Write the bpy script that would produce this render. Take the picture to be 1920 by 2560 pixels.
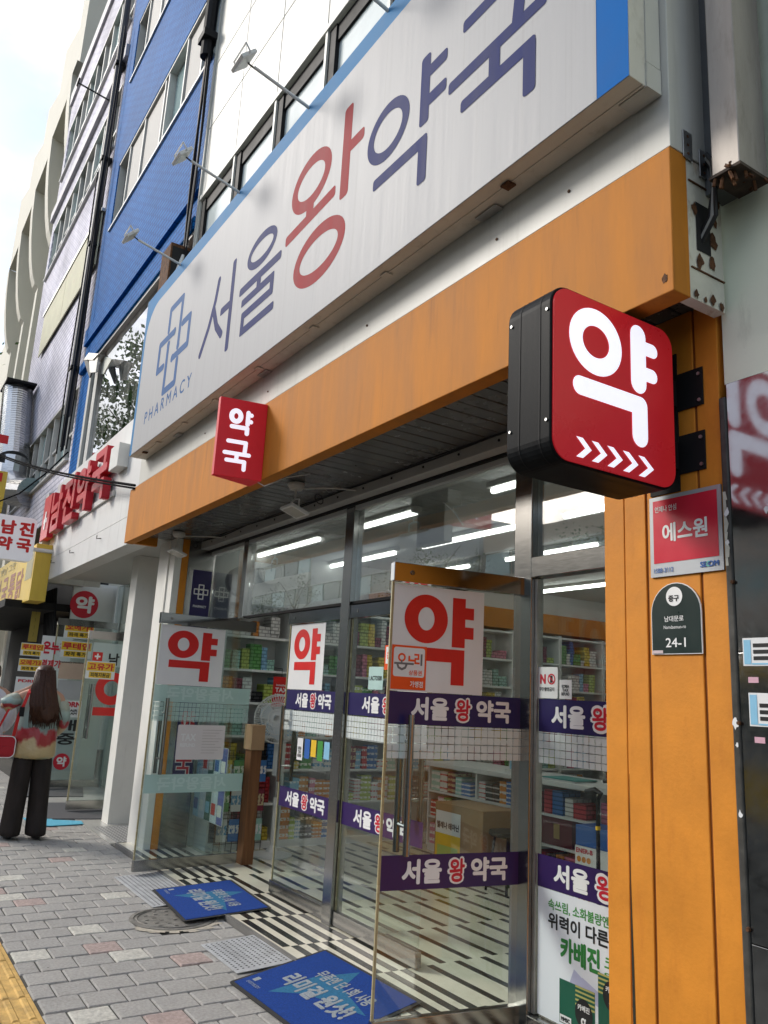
import bpy, bmesh, math, random
from math import sin, cos, pi, radians
from mathutils import Vector as V, Matrix
random.seed(7)
S = bpy.context.scene
COL = S.collection
for _o in list(bpy.data.objects): bpy.data.objects.remove(_o)
# ------------------------------------------------------------------ camera, sky, sun, exposure
EYE = V((0, 0, 1.52))
ROWS = ((0.54442146, 0.8372296, 0.05149624), (-0.16065528, 0.16433019, -0.97323454), (-0.82328315, 0.52157663, 0.22397024))
FPX = 2018.8
cam = bpy.data.cameras.new('camera'); camo = bpy.data.objects.new('camera', cam); COL.objects.link(camo); S.camera = camo
cam.sensor_fit = 'VERTICAL'; cam.sensor_height = 36.0; cam.lens = 36.0 * FPX / 2560
cam.clip_start = 0.05; cam.clip_end = 2000
R0, R1, R2 = [V(r) for r in ROWS]
camo.matrix_world = Matrix(((R0.x, -R1.x, -R2.x, EYE.x), (R0.y, -R1.y, -R2.y, EYE.y), (R0.z, -R1.z, -R2.z, EYE.z), (0, 0, 0, 1)))
S.render.resolution_x, S.render.resolution_y = 768, 1024
S.view_settings.view_transform = 'Standard'; S.view_settings.look = 'None'
S.view_settings.exposure = 0.95; S.view_settings.gamma = 1
try: S.cycles.use_denoising = True
except Exception: pass
S.cycles.max_bounces = 10; S.cycles.transparent_max_bounces = 24; S.cycles.glossy_bounces = 5
S.cycles.caustics_reflective = False; S.cycles.caustics_refractive = False
S.cycles.sample_clamp_indirect = 6
SUNDIR = V((0.55, 0.48, -0.46)).normalized()          # the way the light travels
SUN_EL = math.asin(-SUNDIR.z); SUN_AZ = math.atan2(-SUNDIR.x, -SUNDIR.y)
wd = bpy.data.worlds.new('World'); S.world = wd; wd.use_nodes = True
nt = wd.node_tree; nt.nodes.clear()
def wn(t): return nt.nodes.new(t)
out = wn('ShaderNodeOutputWorld'); bg = wn('ShaderNodeBackground'); bg.inputs[1].default_value = 0.15
sky = wn('ShaderNodeTexSky'); sky.sky_type = 'NISHITA'; sky.sun_disc = False
sky.sun_elevation = SUN_EL; sky.sun_rotation = SUN_AZ; sky.dust_density = 2.0
tc = wn('ShaderNodeTexCoord'); mp = wn('ShaderNodeMapping'); mp.inputs['Scale'].default_value = (1.5, 1.5, 2.6); mp.inputs['Location'].default_value = (3.2, 0.4, 0.55)
nz = wn('ShaderNodeTexNoise'); nz.inputs['Scale'].default_value = 2.1; nz.inputs['Detail'].default_value = 7; nz.inputs['Roughness'].default_value = 0.55
cr = wn('ShaderNodeValToRGB'); cr.color_ramp.elements[0].position = 0.44; cr.color_ramp.elements[1].position = 0.60; cr.color_ramp.elements[0].color = (.08, .08, .08, 1)
mx = wn('ShaderNodeMix'); mx.data_type = 'RGBA'
n5 = wn('ShaderNodeTexNoise'); n5.inputs['Scale'].default_value = 5.5; n5.inputs['Detail'].default_value = 6; c5 = wn('ShaderNodeValToRGB'); c5.color_ramp.elements[0].position = .35; c5.color_ramp.elements[1].position = .65
c5.color_ramp.elements[0].color = (.66, .69, .74, 1); c5.color_ramp.elements[1].color = (1, 1, 1, 1)
v5 = wn('ShaderNodeVectorMath'); v5.operation = 'SCALE'; v5.inputs['Scale'].default_value = 4.5
nt.links.new(mp.outputs[0], n5.inputs[0]); nt.links.new(n5.outputs[0], c5.inputs[0]); nt.links.new(c5.outputs[0], v5.inputs[0]); nt.links.new(v5.outputs[0], mx.inputs[7])
nt.links.new(tc.outputs['Generated'], mp.inputs[0]); nt.links.new(mp.outputs[0], nz.inputs[0]); nt.links.new(nz.outputs[0], cr.inputs[0])
nt.links.new(cr.outputs[0], mx.inputs[0]); nt.links.new(sky.outputs[0], mx.inputs[6]); nt.links.new(mx.outputs[2], bg.inputs[0]); nt.links.new(bg.outputs[0], out.inputs[0])
sl = bpy.data.lights.new('sun', 'SUN'); sl.energy = 1.35; sl.angle = radians(14); sl.color = (1, 0.96, 0.9)
so = bpy.data.objects.new('sun', sl); COL.objects.link(so); so.rotation_euler = SUNDIR.to_track_quat('-Z', 'Y').to_euler(); so.location = (0, -5, 20)

# ------------------------------------------------------------------ helpers
def ray(px, py):
    a, b = (px - 960) / FPX, (py - 1280) / FPX
    return R0 * a + R1 * b + R2
def gy(px, py, Y): d = ray(px, py); return EYE + d * (Y / d.y)
def gx(px, py, X): d = ray(px, py); return EYE + d * (X / d.x)
def gz(px, py, Z=0.0): d = ray(px, py); return EYE + d * ((Z - EYE.z) / d.z)

def link(o): COL.objects.link(o); return o
def tag(o, label=None, cat=None, group=None, kind=None):
    if label: o['label'] = label
    if cat: o['category'] = cat
    if group: o['group'] = group
    if kind: o['kind'] = kind
    return o
WLOC = {}
def thing(name, loc, label, cat, group=None):
    o = bpy.data.objects.new(name, None); link(o); o.location = loc; o.empty_display_size = .1
    WLOC[o] = V(loc); tag(o, label, cat, group); return o
def finish(name, verts, faces, mat, parent=None, uvs=None, smooth=False, bevel=0, mats=None, fm=None):
    n = len(verts)
    lo = V((min(v[i] for v in verts) for i in range(3))); hi = V((max(v[i] for v in verts) for i in range(3)))
    c = V(((lo.x + hi.x) / 2, (lo.y + hi.y) / 2, lo.z))
    me = bpy.data.meshes.new(name)
    me.from_pydata([V(v) - c for v in verts], [], faces)
    for m in (mats or [mat]): me.materials.append(m)
    if fm:
        for p, i in zip(me.polygons, fm): p.material_index = i
    if uvs:
        l = me.uv_layers.new(name='UVMap')
        for p in me.polygons:
            for li in p.loop_indices: l.data[li].uv = uvs[me.loops[li].vertex_index]
    if smooth:
        for p in me.polygons: p.use_smooth = True
    me.update()
    o = bpy.data.objects.new(name, me); link(o)
    o.location = c - (WLOC[parent] if parent else V((0, 0, 0)))
    if parent: o.parent = parent
    WLOC[o] = c
    if bevel:
        b = o.modifiers.new('bevel', 'BEVEL'); b.width = bevel; b.segments = 2; b.limit_method = 'ANGLE'
    return o
class MB:
    def __init__(s): s.v = []; s.f = []; s.uv = []
    def add(s, vs, fs, uv=None):
        n = len(s.v); s.v += [V(v) for v in vs]; s.f += [tuple(i + n for i in f) for f in fs]
        s.uv += uv if uv else [(0, 0)] * len(vs); return s
    def box(s, x0, x1, y0, y1, z0, z1):
        vs = [(x, y, z) for z in (z0, z1) for y in (y0, y1) for x in (x0, x1)]
        return s.add(vs, [(0, 2, 3, 1), (4, 5, 7, 6), (0, 1, 5, 4), (2, 6, 7, 3), (0, 4, 6, 2), (1, 3, 7, 5)])
    def prism(s, poly, off):          # poly: list of 3D points, extruded by vector off
        n = len(poly); off = V(off); vs = [V(p) for p in poly] + [V(p) + off for p in poly]
        fs = [tuple(range(n))[::-1], tuple(range(n, 2 * n))] + [(i, (i + 1) % n, n + (i + 1) % n, n + i) for i in range(n)]
        return s.add(vs, fs)
    def tube(s, pts, r, n=8, cap=True):
        pts = [V(p) for p in pts]; rs = r if isinstance(r, (list, tuple)) else [r] * len(pts)
        vs = []; up = None
        for i, p in enumerate(pts):
            d = (pts[min(i + 1, len(pts) - 1)] - pts[max(i - 1, 0)]).normalized()
            if up is None: up = V((0, 0, 1)) if abs(d.z) < .9 else V((1, 0, 0))
            a = d.cross(up).normalized(); b = a.cross(d).normalized(); up = b
            vs += [p + (a * cos(2 * pi * k / n) + b * sin(2 * pi * k / n)) * rs[i] for k in range(n)]
        fs = [(i * n + k, i * n + (k + 1) % n, (i + 1) * n + (k + 1) % n, (i + 1) * n + k) for i in range(len(pts) - 1) for k in range(n)]
        if cap: fs += [tuple(range(n)), tuple(range((len(pts) - 1) * n, len(pts) * n))[::-1]]
        return s.add(vs, fs)
    def loft(s, rings):               # rings: list of lists of points with equal count
        n = len(rings[0]); vs = [p for r in rings for p in r]
        fs = [(i * n + k, i * n + (k + 1) % n, (i + 1) * n + (k + 1) % n, (i + 1) * n + k) for i in range(len(rings) - 1) for k in range(n)]
        fs += [tuple(range(n))[::-1], tuple(range((len(rings) - 1) * n, len(rings) * n))]
        return s.add(vs, fs)
    def lathe(s, c, prof, n=20, axis=2):
        rings = []
        for r, h in prof:
            ring = []
            for k in range(n):
                a = 2 * pi * k / n; p = [cos(a) * r, sin(a) * r, h]
                if axis == 1: p = [p[0], p[2], p[1]]
                if axis == 0: p = [p[2], p[0], p[1]]
                ring.append(V(c) + V(p))
            rings.append(ring)
        return s.loft(rings)
    def build(s, name, mat, parent=None, **k): return finish(name, s.v, s.f, mat, parent, **k)
def box(name, mat, parent, x0, x1, y0, y1, z0, z1, bevel=0): return MB().box(x0, x1, y0, y1, z0, z1).build(name, mat, parent, bevel=bevel)
def struct(name, mat, mb, parent=None, kind='structure'): o = mb.build(name, mat, parent); o['kind'] = kind; return o

class Fr:                              # a flat frame: origin, right, up; n points out of the face
    def __init__(s, o, u, v): s.o = V(o); s.u = V(u).normalized(); s.v = V(v).normalized(); s.n = s.u.cross(s.v)
    def p(s, x, y, l=0): return s.o + s.u * x + s.v * y + s.n * l
FRONT = lambda x, y, z: Fr((x, y, z), (1, 0, 0), (0, 0, 1))
SIDE = lambda x, y, z: Fr((x, y, z), (0, 1, 0), (0, 0, 1))
def poly(name, mat, parent, fr, pts, l=0.001, th=0.0, **k):       # flat sheet with UV in metres; th gives thickness behind
    mb = MB(); n = len(pts)
    mb.add([fr.p(x, y, l) for x, y in pts], [tuple(range(n))], [(x, y) for x, y in pts])
    if th:
        mb.add([fr.p(x, y, l - th) for x, y in pts], [tuple(range(n))[::-1]], [(x, y) for x, y in pts])
        mb.f += [(i, n + i, n + (i + 1) % n, (i + 1) % n) for i in range(n)]
    return finish(name, mb.v, mb.f, mat, parent, uvs=mb.uv, **k)
def rect(name, mat, parent, fr, x0, y0, x1, y1, l=0.001, th=0.0, **k): return poly(name, mat, parent, fr, [(x0, y0), (x1, y0), (x1, y1), (x0, y1)], l, th, **k)
def rrect(x0, y0, x1, y1, r, n=5):
    P = []
    for cx, cy, a0 in ((x1 - r, y0 + r, -90), (x1 - r, y1 - r, 0), (x0 + r, y1 - r, 90), (x0 + r, y0 + r, 180)):
        P += [(cx + r * cos(radians(a0 + 90 * i / n)), cy + r * sin(radians(a0 + 90 * i / n))) for i in range(n + 1)]
    return P
def ell(cx, cy, rx, ry, n=28): return [(cx + rx * cos(2 * pi * i / n), cy + ry * sin(2 * pi * i / n)) for i in range(n)]
class Ink:                             # flat strokes; each a hair above the last so that no two faces share a plane
    def __init__(s, fr, l=0.002): s.fr = fr; s.l = l; s.mb = MB()
    def pol(s, pts, fs=None):
        s.mb.add([s.fr.p(x, y, s.l) for x, y in pts], fs or [tuple(range(len(pts)))], list(pts)); s.l += 0.00006; return s
    def bar(s, x0, y0, x1, y1, w, rnd=0.0, e0=0, e1=0):     # rnd 0 square ends .. 1 round ends
        d = V((x1 - x0, y1 - y0)); L = d.length; d /= L; a = V((-d.y, d.x)); h = w / 2
        q = rnd * h; m = 5 if rnd else 0; P = []
        loc = [(L + e1, -h, 1, -90), (L + e1, h, 1, 0), (-e0, h, -1, 90), (-e0, -h, -1, 180)]
        for lx, ly, sx, a0 in loc:
            if not m: P.append((lx, ly)); continue
            cx = lx - sx * q; cy = ly - math.copysign(q, ly)
            P += [(cx + q * cos(radians(a0 + 90 * i / m)), cy + q * sin(radians(a0 + 90 * i / m))) for i in range(m + 1)]
        return s.pol([(x0 + d.x * x + a.x * y, y0 + d.y * x + a.y * y) for x, y in P])
    def ring(s, cx, cy, rx, ry, w, n=44, wy=None):
        P = ell(cx, cy, rx, ry, n) + ell(cx, cy, rx - w, ry - (wy or w), n)
        return s.pol(P, [(i, (i + 1) % n, n + (i + 1) % n, n + i) for i in range(n)])
    def line(s, pts, w, rnd=1):
        for a, b in zip(pts, pts[1:]): s.bar(*a, *b, w, rnd, w / 2 if rnd else w / 2, w / 2)
        return s
    def build(s, name, mat, parent): return finish(name, s.mb.v, s.mb.f, mat, parent, uvs=s.mb.uv)
GL = {}
def glyph(t, spacing=1.0):
    if (t, spacing) in GL: return GL[(t, spacing)]
    c = bpy.data.curves.new('t', 'FONT'); c.body = t; c.size = 1; c.resolution_u = 4; c.space_character = spacing
    ob = bpy.data.objects.new('t', c); link(ob)
    me = bpy.data.meshes.new_from_object(ob.evaluated_get(bpy.context.evaluated_depsgraph_get()))
    vs = [(v.co.x, v.co.y) for v in me.vertices]; fs = [tuple(p.vertices) for p in me.polygons]
    bpy.data.objects.remove(ob); bpy.data.curves.remove(c); bpy.data.meshes.remove(me)
    GL[(t, spacing)] = (vs, fs); return vs, fs
def text(parent, t, fr, x0, y0, x1, y1, mat, bold=0.0, l=0.002, name='lettering', spacing=1.0, ref=None, slant=0):
    """writing t fitted into the rectangle; bold is a stroke gain in em"""
    if '\n' in t:
        ls = t.split('\n'); n = len(ls); h = (y1 - y0) / n; wm = max(len(q) for q in ls)
        for i, q in enumerate(ls):
            w = (x1 - x0) * (.55 + .45 * len(q) / wm); c = (x0 + x1) / 2; text(parent, q, fr, c - w / 2, y1 - (i + 1) * h + h * .08, c + w / 2, y1 - i * h - h * .08, mat, bold, l, name, spacing)
        return
    vs, fs = glyph(t, spacing)
    rv = glyph(ref, spacing)[0] if ref else vs
    ax, bx = min(v[0] for v in rv) - bold, max(v[0] for v in rv) + bold
    ay, by = min(v[1] for v in rv) - bold, max(v[1] for v in rv) + bold
    sx, sy = (x1 - x0) / (bx - ax), (y1 - y0) / (by - ay)
    mb = MB(); sh = [(0, 0)]
    if bold: sh += [(bold * cos(pi * i / 4), bold * sin(pi * i / 4)) for i in range(8)]
    if bold > .035: sh += [(bold * .55 * cos(pi * i / 4), bold * .55 * sin(pi * i / 4)) for i in range(8)]
    for i, (dx, dy) in enumerate(sh):
        mb.add([fr.p(x0 + (x + dx - ax) * sx + slant * (y - ay) * sy, y0 + (y + dy - ay) * sy, l + i * 0.00006) for x, y in vs], fs)
    return finish(name, mb.v, mb.f, mat, parent)

# ------------------------------------------------------------------ materials
MT = {}
def surf(name, col, rough=.5, metal=0.0, var=.12, scale=4.0, stretch=(1, 1, 1), bump=0.0, bscale=60, dirt=None, dirt_amt=.5, dirt_scale=(3, 3, .6), dirt_lo=.5, spec=None, emit=0, trans=0, coat=0, ior=None, speck=0):
    if name in MT: return MT[name]
    m = bpy.data.materials.new(name); m.use_nodes = True; t = m.node_tree; b = t.nodes['Principled BSDF']
    N = t.nodes.new; L = t.links.new
    b.inputs['Roughness'].default_value = rough; b.inputs['Metallic'].default_value = metal
    b.inputs['Specular IOR Level'].default_value = .28 if spec is None else spec
    if coat: b.inputs['Coat Weight'].default_value = coat; b.inputs['Coat Roughness'].default_value = .08
    if ior: b.inputs['IOR'].default_value = ior
    c = (*col, 1)
    b.inputs['Base Color'].default_value = c
    geo = N('ShaderNodeNewGeometry')
    last = None
    if var:
        mp = N('ShaderNodeMapping'); mp.inputs['Scale'].default_value = stretch; L(geo.outputs['Position'], mp.inputs[0])
        nz = N('ShaderNodeTexNoise'); nz.inputs['Scale'].default_value = scale; nz.inputs['Detail'].default_value = 6; nz.inputs['Roughness'].default_value = .62; L(mp.outputs[0], nz.inputs[0])
        rp = N('ShaderNodeValToRGB'); rp.color_ramp.elements[0].position = .3; rp.color_ramp.elements[1].position = .7
        rp.color_ramp.elements[0].color = tuple(x * (1 - var) for x in col) + (1,); rp.color_ramp.elements[1].color = tuple(min(1, x * (1 + var)) for x in col) + (1,)
        L(nz.outputs[0], rp.inputs[0]); last = rp.outputs[0]
        mr = N('ShaderNodeMapRange'); mr.inputs[3].default_value = max(.02, rough - .08); mr.inputs[4].default_value = min(1, rough + .1); L(nz.outputs[0], mr.inputs[0]); L(mr.outputs[0], b.inputs['Roughness'])
    if dirt:
        mp2 = N('ShaderNodeMapping'); mp2.inputs['Scale'].default_value = dirt_scale; L(geo.outputs['Position'], mp2.inputs[0])
        n2 = N('ShaderNodeTexNoise'); n2.inputs['Scale'].default_value = 3.3; n2.inputs['Detail'].default_value = 8; n2.inputs['Roughness'].default_value = .7; L(mp2.outputs[0], n2.inputs[0])
        r2 = N('ShaderNodeMapRange'); r2.inputs[1].default_value = dirt_lo; r2.inputs[2].default_value = dirt_lo + .22; r2.inputs[4].default_value = dirt_amt; L(n2.outputs[0], r2.inputs[0])
        mx = N('ShaderNodeMix'); mx.data_type = 'RGBA'; mx.inputs[6].default_value = c; mx.inputs[7].default_value = (*dirt, 1)
        L(r2.outputs[0], mx.inputs[0])
        if last: L(last, mx.inputs[6])
        last = mx.outputs[2]
    if speck:
        vo = N('ShaderNodeTexVoronoi'); vo.inputs['Scale'].default_value = 7; L(geo.outputs['Position'], vo.inputs[0]); ls = N('ShaderNodeMath'); ls.operation = 'LESS_THAN'; ls.inputs[1].default_value = .085; L(vo.outputs['Distance'], ls.inputs[0])
        gt = N('ShaderNodeSeparateXYZ'); L(vo.outputs['Color'], gt.inputs[0]); g2 = N('ShaderNodeMath'); g2.operation = 'GREATER_THAN'; g2.inputs[1].default_value = 1 - speck; L(gt.outputs[0], g2.inputs[0]); mm = N('ShaderNodeMath'); mm.operation = 'MULTIPLY'; L(ls.outputs[0], mm.inputs[0]); L(g2.outputs[0], mm.inputs[1]); m3 = N('ShaderNodeMath'); m3.operation = 'MULTIPLY'; m3.inputs[1].default_value = .7; L(mm.outputs[0], m3.inputs[0])
        mk = N('ShaderNodeMix'); mk.data_type = 'RGBA'; mk.inputs[7].default_value = (.06, .057, .05, 1); L(last, mk.inputs[6]); L(m3.outputs[0], mk.inputs[0]); last = mk.outputs[2]
    if last: L(last, b.inputs['Base Color'])
    if bump:
        n3 = N('ShaderNodeTexNoise'); n3.inputs['Scale'].default_value = bscale; n3.inputs['Detail'].default_value = 4; L(geo.outputs['Position'], n3.inputs[0])
        bp = N('ShaderNodeBump'); bp.inputs['Strength'].default_value = bump; bp.inputs['Distance'].default_value = .01; L(n3.outputs[0], bp.inputs['Height']); L(bp.outputs[0], b.inputs['Normal'])
    if emit:
        b.inputs['Emission Color'].default_value = c; b.inputs['Emission Strength'].default_value = emit
        if last: L(last, b.inputs['Emission Color'])
    MT[name] = m; return m
def flat(name, col, rough=.45, emit=0, metal=0, spec=.4): return surf(name, col, rough, metal, var=.05, scale=9, emit=emit, spec=spec)
def glass(name, tint=(.93, .96, .95), ior=1.5, rough=0.0, boost=0.0, wob=0.0, haze=.014):
    if name in MT: return MT[name]
    m = bpy.data.materials.new(name); m.use_nodes = True; t = m.node_tree; t.nodes.clear(); N = t.nodes.new; L = t.links.new
    o = N('ShaderNodeOutputMaterial'); mx = N('ShaderNodeMixShader'); tr = N('ShaderNodeBsdfTransparent'); gl = N('ShaderNodeBsdfGlossy'); fr = N('ShaderNodeFresnel')
    tr.inputs[0].default_value = (*tint, 1); gl.inputs['Roughness'].default_value = rough; fr.inputs[0].default_value = ior
    gb = N('ShaderNodeNewGeometry'); iv = N('ShaderNodeMapRange'); iv.inputs[3].default_value = ior; iv.inputs[4].default_value = 1 / ior
    L(gb.outputs['Backfacing'], iv.inputs[0]); L(iv.outputs[0], fr.inputs[0])
    ad = N('ShaderNodeMath'); ad.operation = 'ADD'; ad.use_clamp = True; ad.inputs[1].default_value = boost
    L(fr.outputs[0], ad.inputs[0]); L(ad.outputs[0], mx.inputs[0]); L(tr.outputs[0], mx.inputs[1]); L(gl.outputs[0], mx.inputs[2])
    g0 = N('ShaderNodeNewGeometry'); m0 = N('ShaderNodeMapping'); m0.inputs['Scale'].default_value = (3, 3, 1.1); L(g0.outputs['Position'], m0.inputs[0]); n0 = N('ShaderNodeTexNoise'); n0.inputs['Scale'].default_value = 2.2; n0.inputs['Detail'].default_value = 9; n0.inputs['Roughness'].default_value = .7; L(m0.outputs[0], n0.inputs[0])
    r0 = N('ShaderNodeMapRange'); r0.inputs[1].default_value = .42; r0.inputs[2].default_value = .75; r0.inputs[4].default_value = haze; L(n0.outputs[0], r0.inputs[0]); df = N('ShaderNodeBsdfDiffuse'); df.inputs[0].default_value = (.75, .76, .72, 1); m9 = N('ShaderNodeMixShader'); L(r0.outputs[0], m9.inputs[0]); L(mx.outputs[0], m9.inputs[1]); L(df.outputs[0], m9.inputs[2]); L(m9.outputs[0], o.inputs[0])
    if wob:
        geo = N('ShaderNodeNewGeometry'); n3 = N('ShaderNodeTexNoise'); n3.inputs['Scale'].default_value = 1.3; L(geo.outputs['Position'], n3.inputs[0])
        bp = N('ShaderNodeBump'); bp.inputs['Strength'].default_value = wob; bp.inputs['Distance'].default_value = .02; L(n3.outputs[0], bp.inputs['Height']); L(bp.outputs[0], gl.inputs['Normal'])
    MT[name] = m; return m
def film(name, col, opac, grid=0.0, line=.1):       # translucent sticker film, optionally cut into squares
    if name in MT: return MT[name]
    m = bpy.data.materials.new(name); m.use_nodes = True; t = m.node_tree; b = t.nodes['Principled BSDF']; N = t.nodes.new; L = t.links.new
    b.inputs['Base Color'].default_value = (*col, 1); b.inputs['Roughness'].default_value = .6; b.inputs['Alpha'].default_value = opac
    if grid:
        uv = N('ShaderNodeUVMap'); sp = N('ShaderNodeSeparateXYZ'); L(uv.outputs[0], sp.inputs[0]); gs = []
        for i in (0, 1):
            a = N('ShaderNodeMath'); a.operation = 'DIVIDE'; a.inputs[1].default_value = grid; L(sp.outputs[i], a.inputs[0])
            f = N('ShaderNodeMath'); f.operation = 'FRACT'; L(a.outputs[0], f.inputs[0])
            g = N('ShaderNodeMath'); g.operation = 'GREATER_THAN'; g.inputs[1].default_value = line; L(f.outputs[0], g.inputs[0]); gs.append(g)
        mu = N('ShaderNodeMath'); mu.operation = 'MULTIPLY'; L(gs[0].outputs[0], mu.inputs[0]); L(gs[1].outputs[0], mu.inputs[1])
        m2 = N('ShaderNodeMath'); m2.operation = 'MULTIPLY'; m2.inputs[1].default_value = opac; L(mu.outputs[0], m2.inputs[0]); L(m2.outputs[0], b.inputs['Alpha'])
    MT[name] = m; return m
def tiles(name, c1, c2, mortar, sx, sz, rough=.35, offset=.5, msize=.06, axis='xz', bump=.4, var=.5):
    if name in MT: return MT[name]
    m = bpy.data.materials.new(name); m.use_nodes = True; t = m.node_tree; b = t.nodes['Principled BSDF']; N = t.nodes.new; L = t.links.new
    geo = N('ShaderNodeNewGeometry'); sp = N('ShaderNodeSeparateXYZ'); L(geo.outputs['Position'], sp.inputs[0])
    cb = N('ShaderNodeCombineXYZ'); L(sp.outputs[0 if axis[0] == 'x' else 1], cb.inputs[0]); L(sp.outputs[2], cb.inputs[1])
    br = N('ShaderNodeTexBrick'); br.inputs['Scale'].default_value = 1; br.inputs['Brick Width'].default_value = sx; br.inputs['Row Height'].default_value = sz; br.inputs['Mortar Size'].default_value = msize * sz; br.offset = offset
    br.inputs['Color1'].default_value = (*c1, 1); br.inputs['Color2'].default_value = (*c2, 1); br.inputs['Mortar'].default_value = (*mortar, 1)
    L(cb.outputs[0], br.inputs[0])
    nz = N('ShaderNodeTexNoise'); nz.inputs['Scale'].default_value = .9; nz.inputs['Detail'].default_value = 7; L(geo.outputs['Position'], nz.inputs[0])
    mr = N('ShaderNodeMapRange'); mr.inputs[1].default_value = .3; mr.inputs[2].default_value = .7; mr.inputs[3].default_value = 1 - var * .5; mr.inputs[4].default_value = 1 + var * .3; L(nz.outputs[0], mr.inputs[0])
    mu = N('ShaderNodeMix'); mu.data_type = 'RGBA'; mu.blend_type = 'MULTIPLY'; mu.inputs[0].default_value = 1; L(br.outputs[0], mu.inputs[6]); L(mr.outputs[0], mu.inputs[7]); L(mu.outputs[2], b.inputs['Base Color'])
    b.inputs['Roughness'].default_value = rough; b.inputs['Specular IOR Level'].default_value = .03
    bp = N('ShaderNodeBump'); bp.inputs['Strength'].default_value = bump; bp.inputs['Distance'].default_value = .01; bp.invert = True; L(br.outputs[1], bp.inputs['Height']); L(bp.outputs[0], b.inputs['Normal'])
    MT[name] = m; return m
def product(name, col, band=(.85, .85, .83), lo=.35, hi=.7):      # printed carton: colour with a pale printed band and tiny marks
    if name in MT: return MT[name]
    m = bpy.data.materials.new(name); m.use_nodes = True; t = m.node_tree; b = t.nodes['Principled BSDF']; N = t.nodes.new; L = t.links.new
    tc = N('ShaderNodeTexCoord'); sp = N('ShaderNodeSeparateXYZ'); L(tc.outputs['Generated'], sp.inputs[0])
    a = N('ShaderNodeMath'); a.operation = 'GREATER_THAN'; a.inputs[1].default_value = lo; L(sp.outputs[2], a.inputs[0])
    c = N('ShaderNodeMath'); c.operation = 'LESS_THAN'; c.inputs[1].default_value = hi; L(sp.outputs[2], c.inputs[0])
    nz = N('ShaderNodeTexNoise'); nz.inputs['Scale'].default_value = 5; nz.inputs['Detail'].default_value = 3; L(tc.outputs['Generated'], nz.inputs[0])
    g = N('ShaderNodeMath'); g.operation = 'GREATER_THAN'; g.inputs[1].default_value = .47; L(nz.outputs[0], g.inputs[0])
    mu = N('ShaderNodeMath'); mu.operation = 'MULTIPLY'; L(a.outputs[0], mu.inputs[0]); L(c.outputs[0], mu.inputs[1])
    m2 = N('ShaderNodeMath'); m2.operation = 'MULTIPLY'; L(mu.outputs[0], m2.inputs[0]); L(g.outputs[0], m2.inputs[1])
    mx = N('ShaderNodeMix'); mx.data_type = 'RGBA'; mx.inputs[6].default_value = (*col, 1); mx.inputs[7].default_value = (*band, 1); L(m2.outputs[0], mx.inputs[0]); L(mx.outputs[2], b.inputs['Base Color'])
    b.inputs['Roughness'].default_value = .4; MT[name] = m; return m
# ------------------------------------------------------------------ colours
M_conc = surf('concrete_joint', (.075, .072, .065), .9, var=.25, scale=9, bump=.3)
M_pav = [surf('paver_grey_%d' % i, c, .85, var=.2, scale=60, bump=.9, bscale=150, speck=.10, dirt=(.25, .24, .215), dirt_amt=.45, dirt_scale=(1.2, 1.2, 1.2), dirt_lo=.5) for i, c in enumerate([(.375, .362, .338), (.362, .35, .328), (.388, .374, .348)])]
M_pavr = surf('paver_red', (.42, .33, .30), .85, var=.25, scale=45, bump=.9, bscale=150, dirt=(.2, .17, .15), dirt_amt=.4)
M_pavw = surf('paver_pale', (.55, .535, .475), .85, var=.25, scale=45, bump=.9, bscale=150, dirt=(.25, .23, .2), dirt_amt=.4)
M_tact = surf('tactile_yellow', (.58, .37, .12), .8, var=.22, scale=14, bump=.4, bscale=90, dirt=(.22, .15, .07), dirt_amt=.55, dirt_scale=(3, 3, 3), dirt_lo=.47)
M_asph = surf('asphalt', (.05, .05, .052), .9, var=.3, scale=30, bump=.6, bscale=140)
M_orange = surf('orange_paint', (.47, .172, .016), .7, var=.17, scale=2.4, stretch=(2.6, 2.6, .45), bump=.06, bscale=25, dirt=(.24, .085, .015), dirt_amt=.6, dirt_scale=(4.5, 4.5, .4), dirt_lo=.55)
M_orange2 = surf('orange_paint_column', (.63, .235, .024), .6, var=.12, scale=5, bump=.10, bscale=70, dirt=(.46, .145, .015), dirt_amt=.45, dirt_scale=(4, 4, 1.1), dirt_lo=.53)
M_groove = surf('orange_groove', (.25, .08, .012), .7, var=.2)
M_white = surf('white_painted_panel', (.52, .515, .47), .45, var=.08, scale=3, stretch=(1, 1, .4), dirt=(.34, .33, .28), dirt_amt=.45, dirt_scale=(5, 5, .25), dirt_lo=.54)
M_pillar = surf('pillar_white', (.74, .73, .68), .45, var=.05, scale=3, dirt=(.5, .48, .42), dirt_amt=.4, dirt_scale=(5, 5, .5), dirt_lo=.56)
M_white2 = surf('white_cladding', (.54, .545, .50), .35, var=.05, scale=2, dirt=(.45, .45, .37), dirt_amt=.5, dirt_scale=(2.2, 2.2, .5), dirt_lo=.6)
M_signface = surf('sign_face', (.325, .33, .34), .5, var=.05, scale=6, stretch=(6, 6, .15), dirt=(.23, .23, .225), dirt_amt=.6, dirt_scale=(13, 13, .12), dirt_lo=.55, spec=.2)
M_signblue = surf('sign_blue', (.045, .19, .39), .6, var=.05, scale=5, spec=.08)
M_signblue2 = surf('sign_blue_deep', (.003, .12, .40), .6, var=.05, scale=5, spec=.05)
M_signink = surf('sign_ink', (.011, .020, .115), .6, var=.12, scale=4, stretch=(5, 5, .3), spec=.08)
M_signink2 = surf('sign_ink_pale', (.04, .11, .27), .6, var=.1, scale=4, stretch=(5, 5, .3), spec=.08)
M_signred = surf('sign_red', (.28, .014, .02), .6, var=.12, scale=4, stretch=(5, 5, .3), spec=.08)
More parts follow.
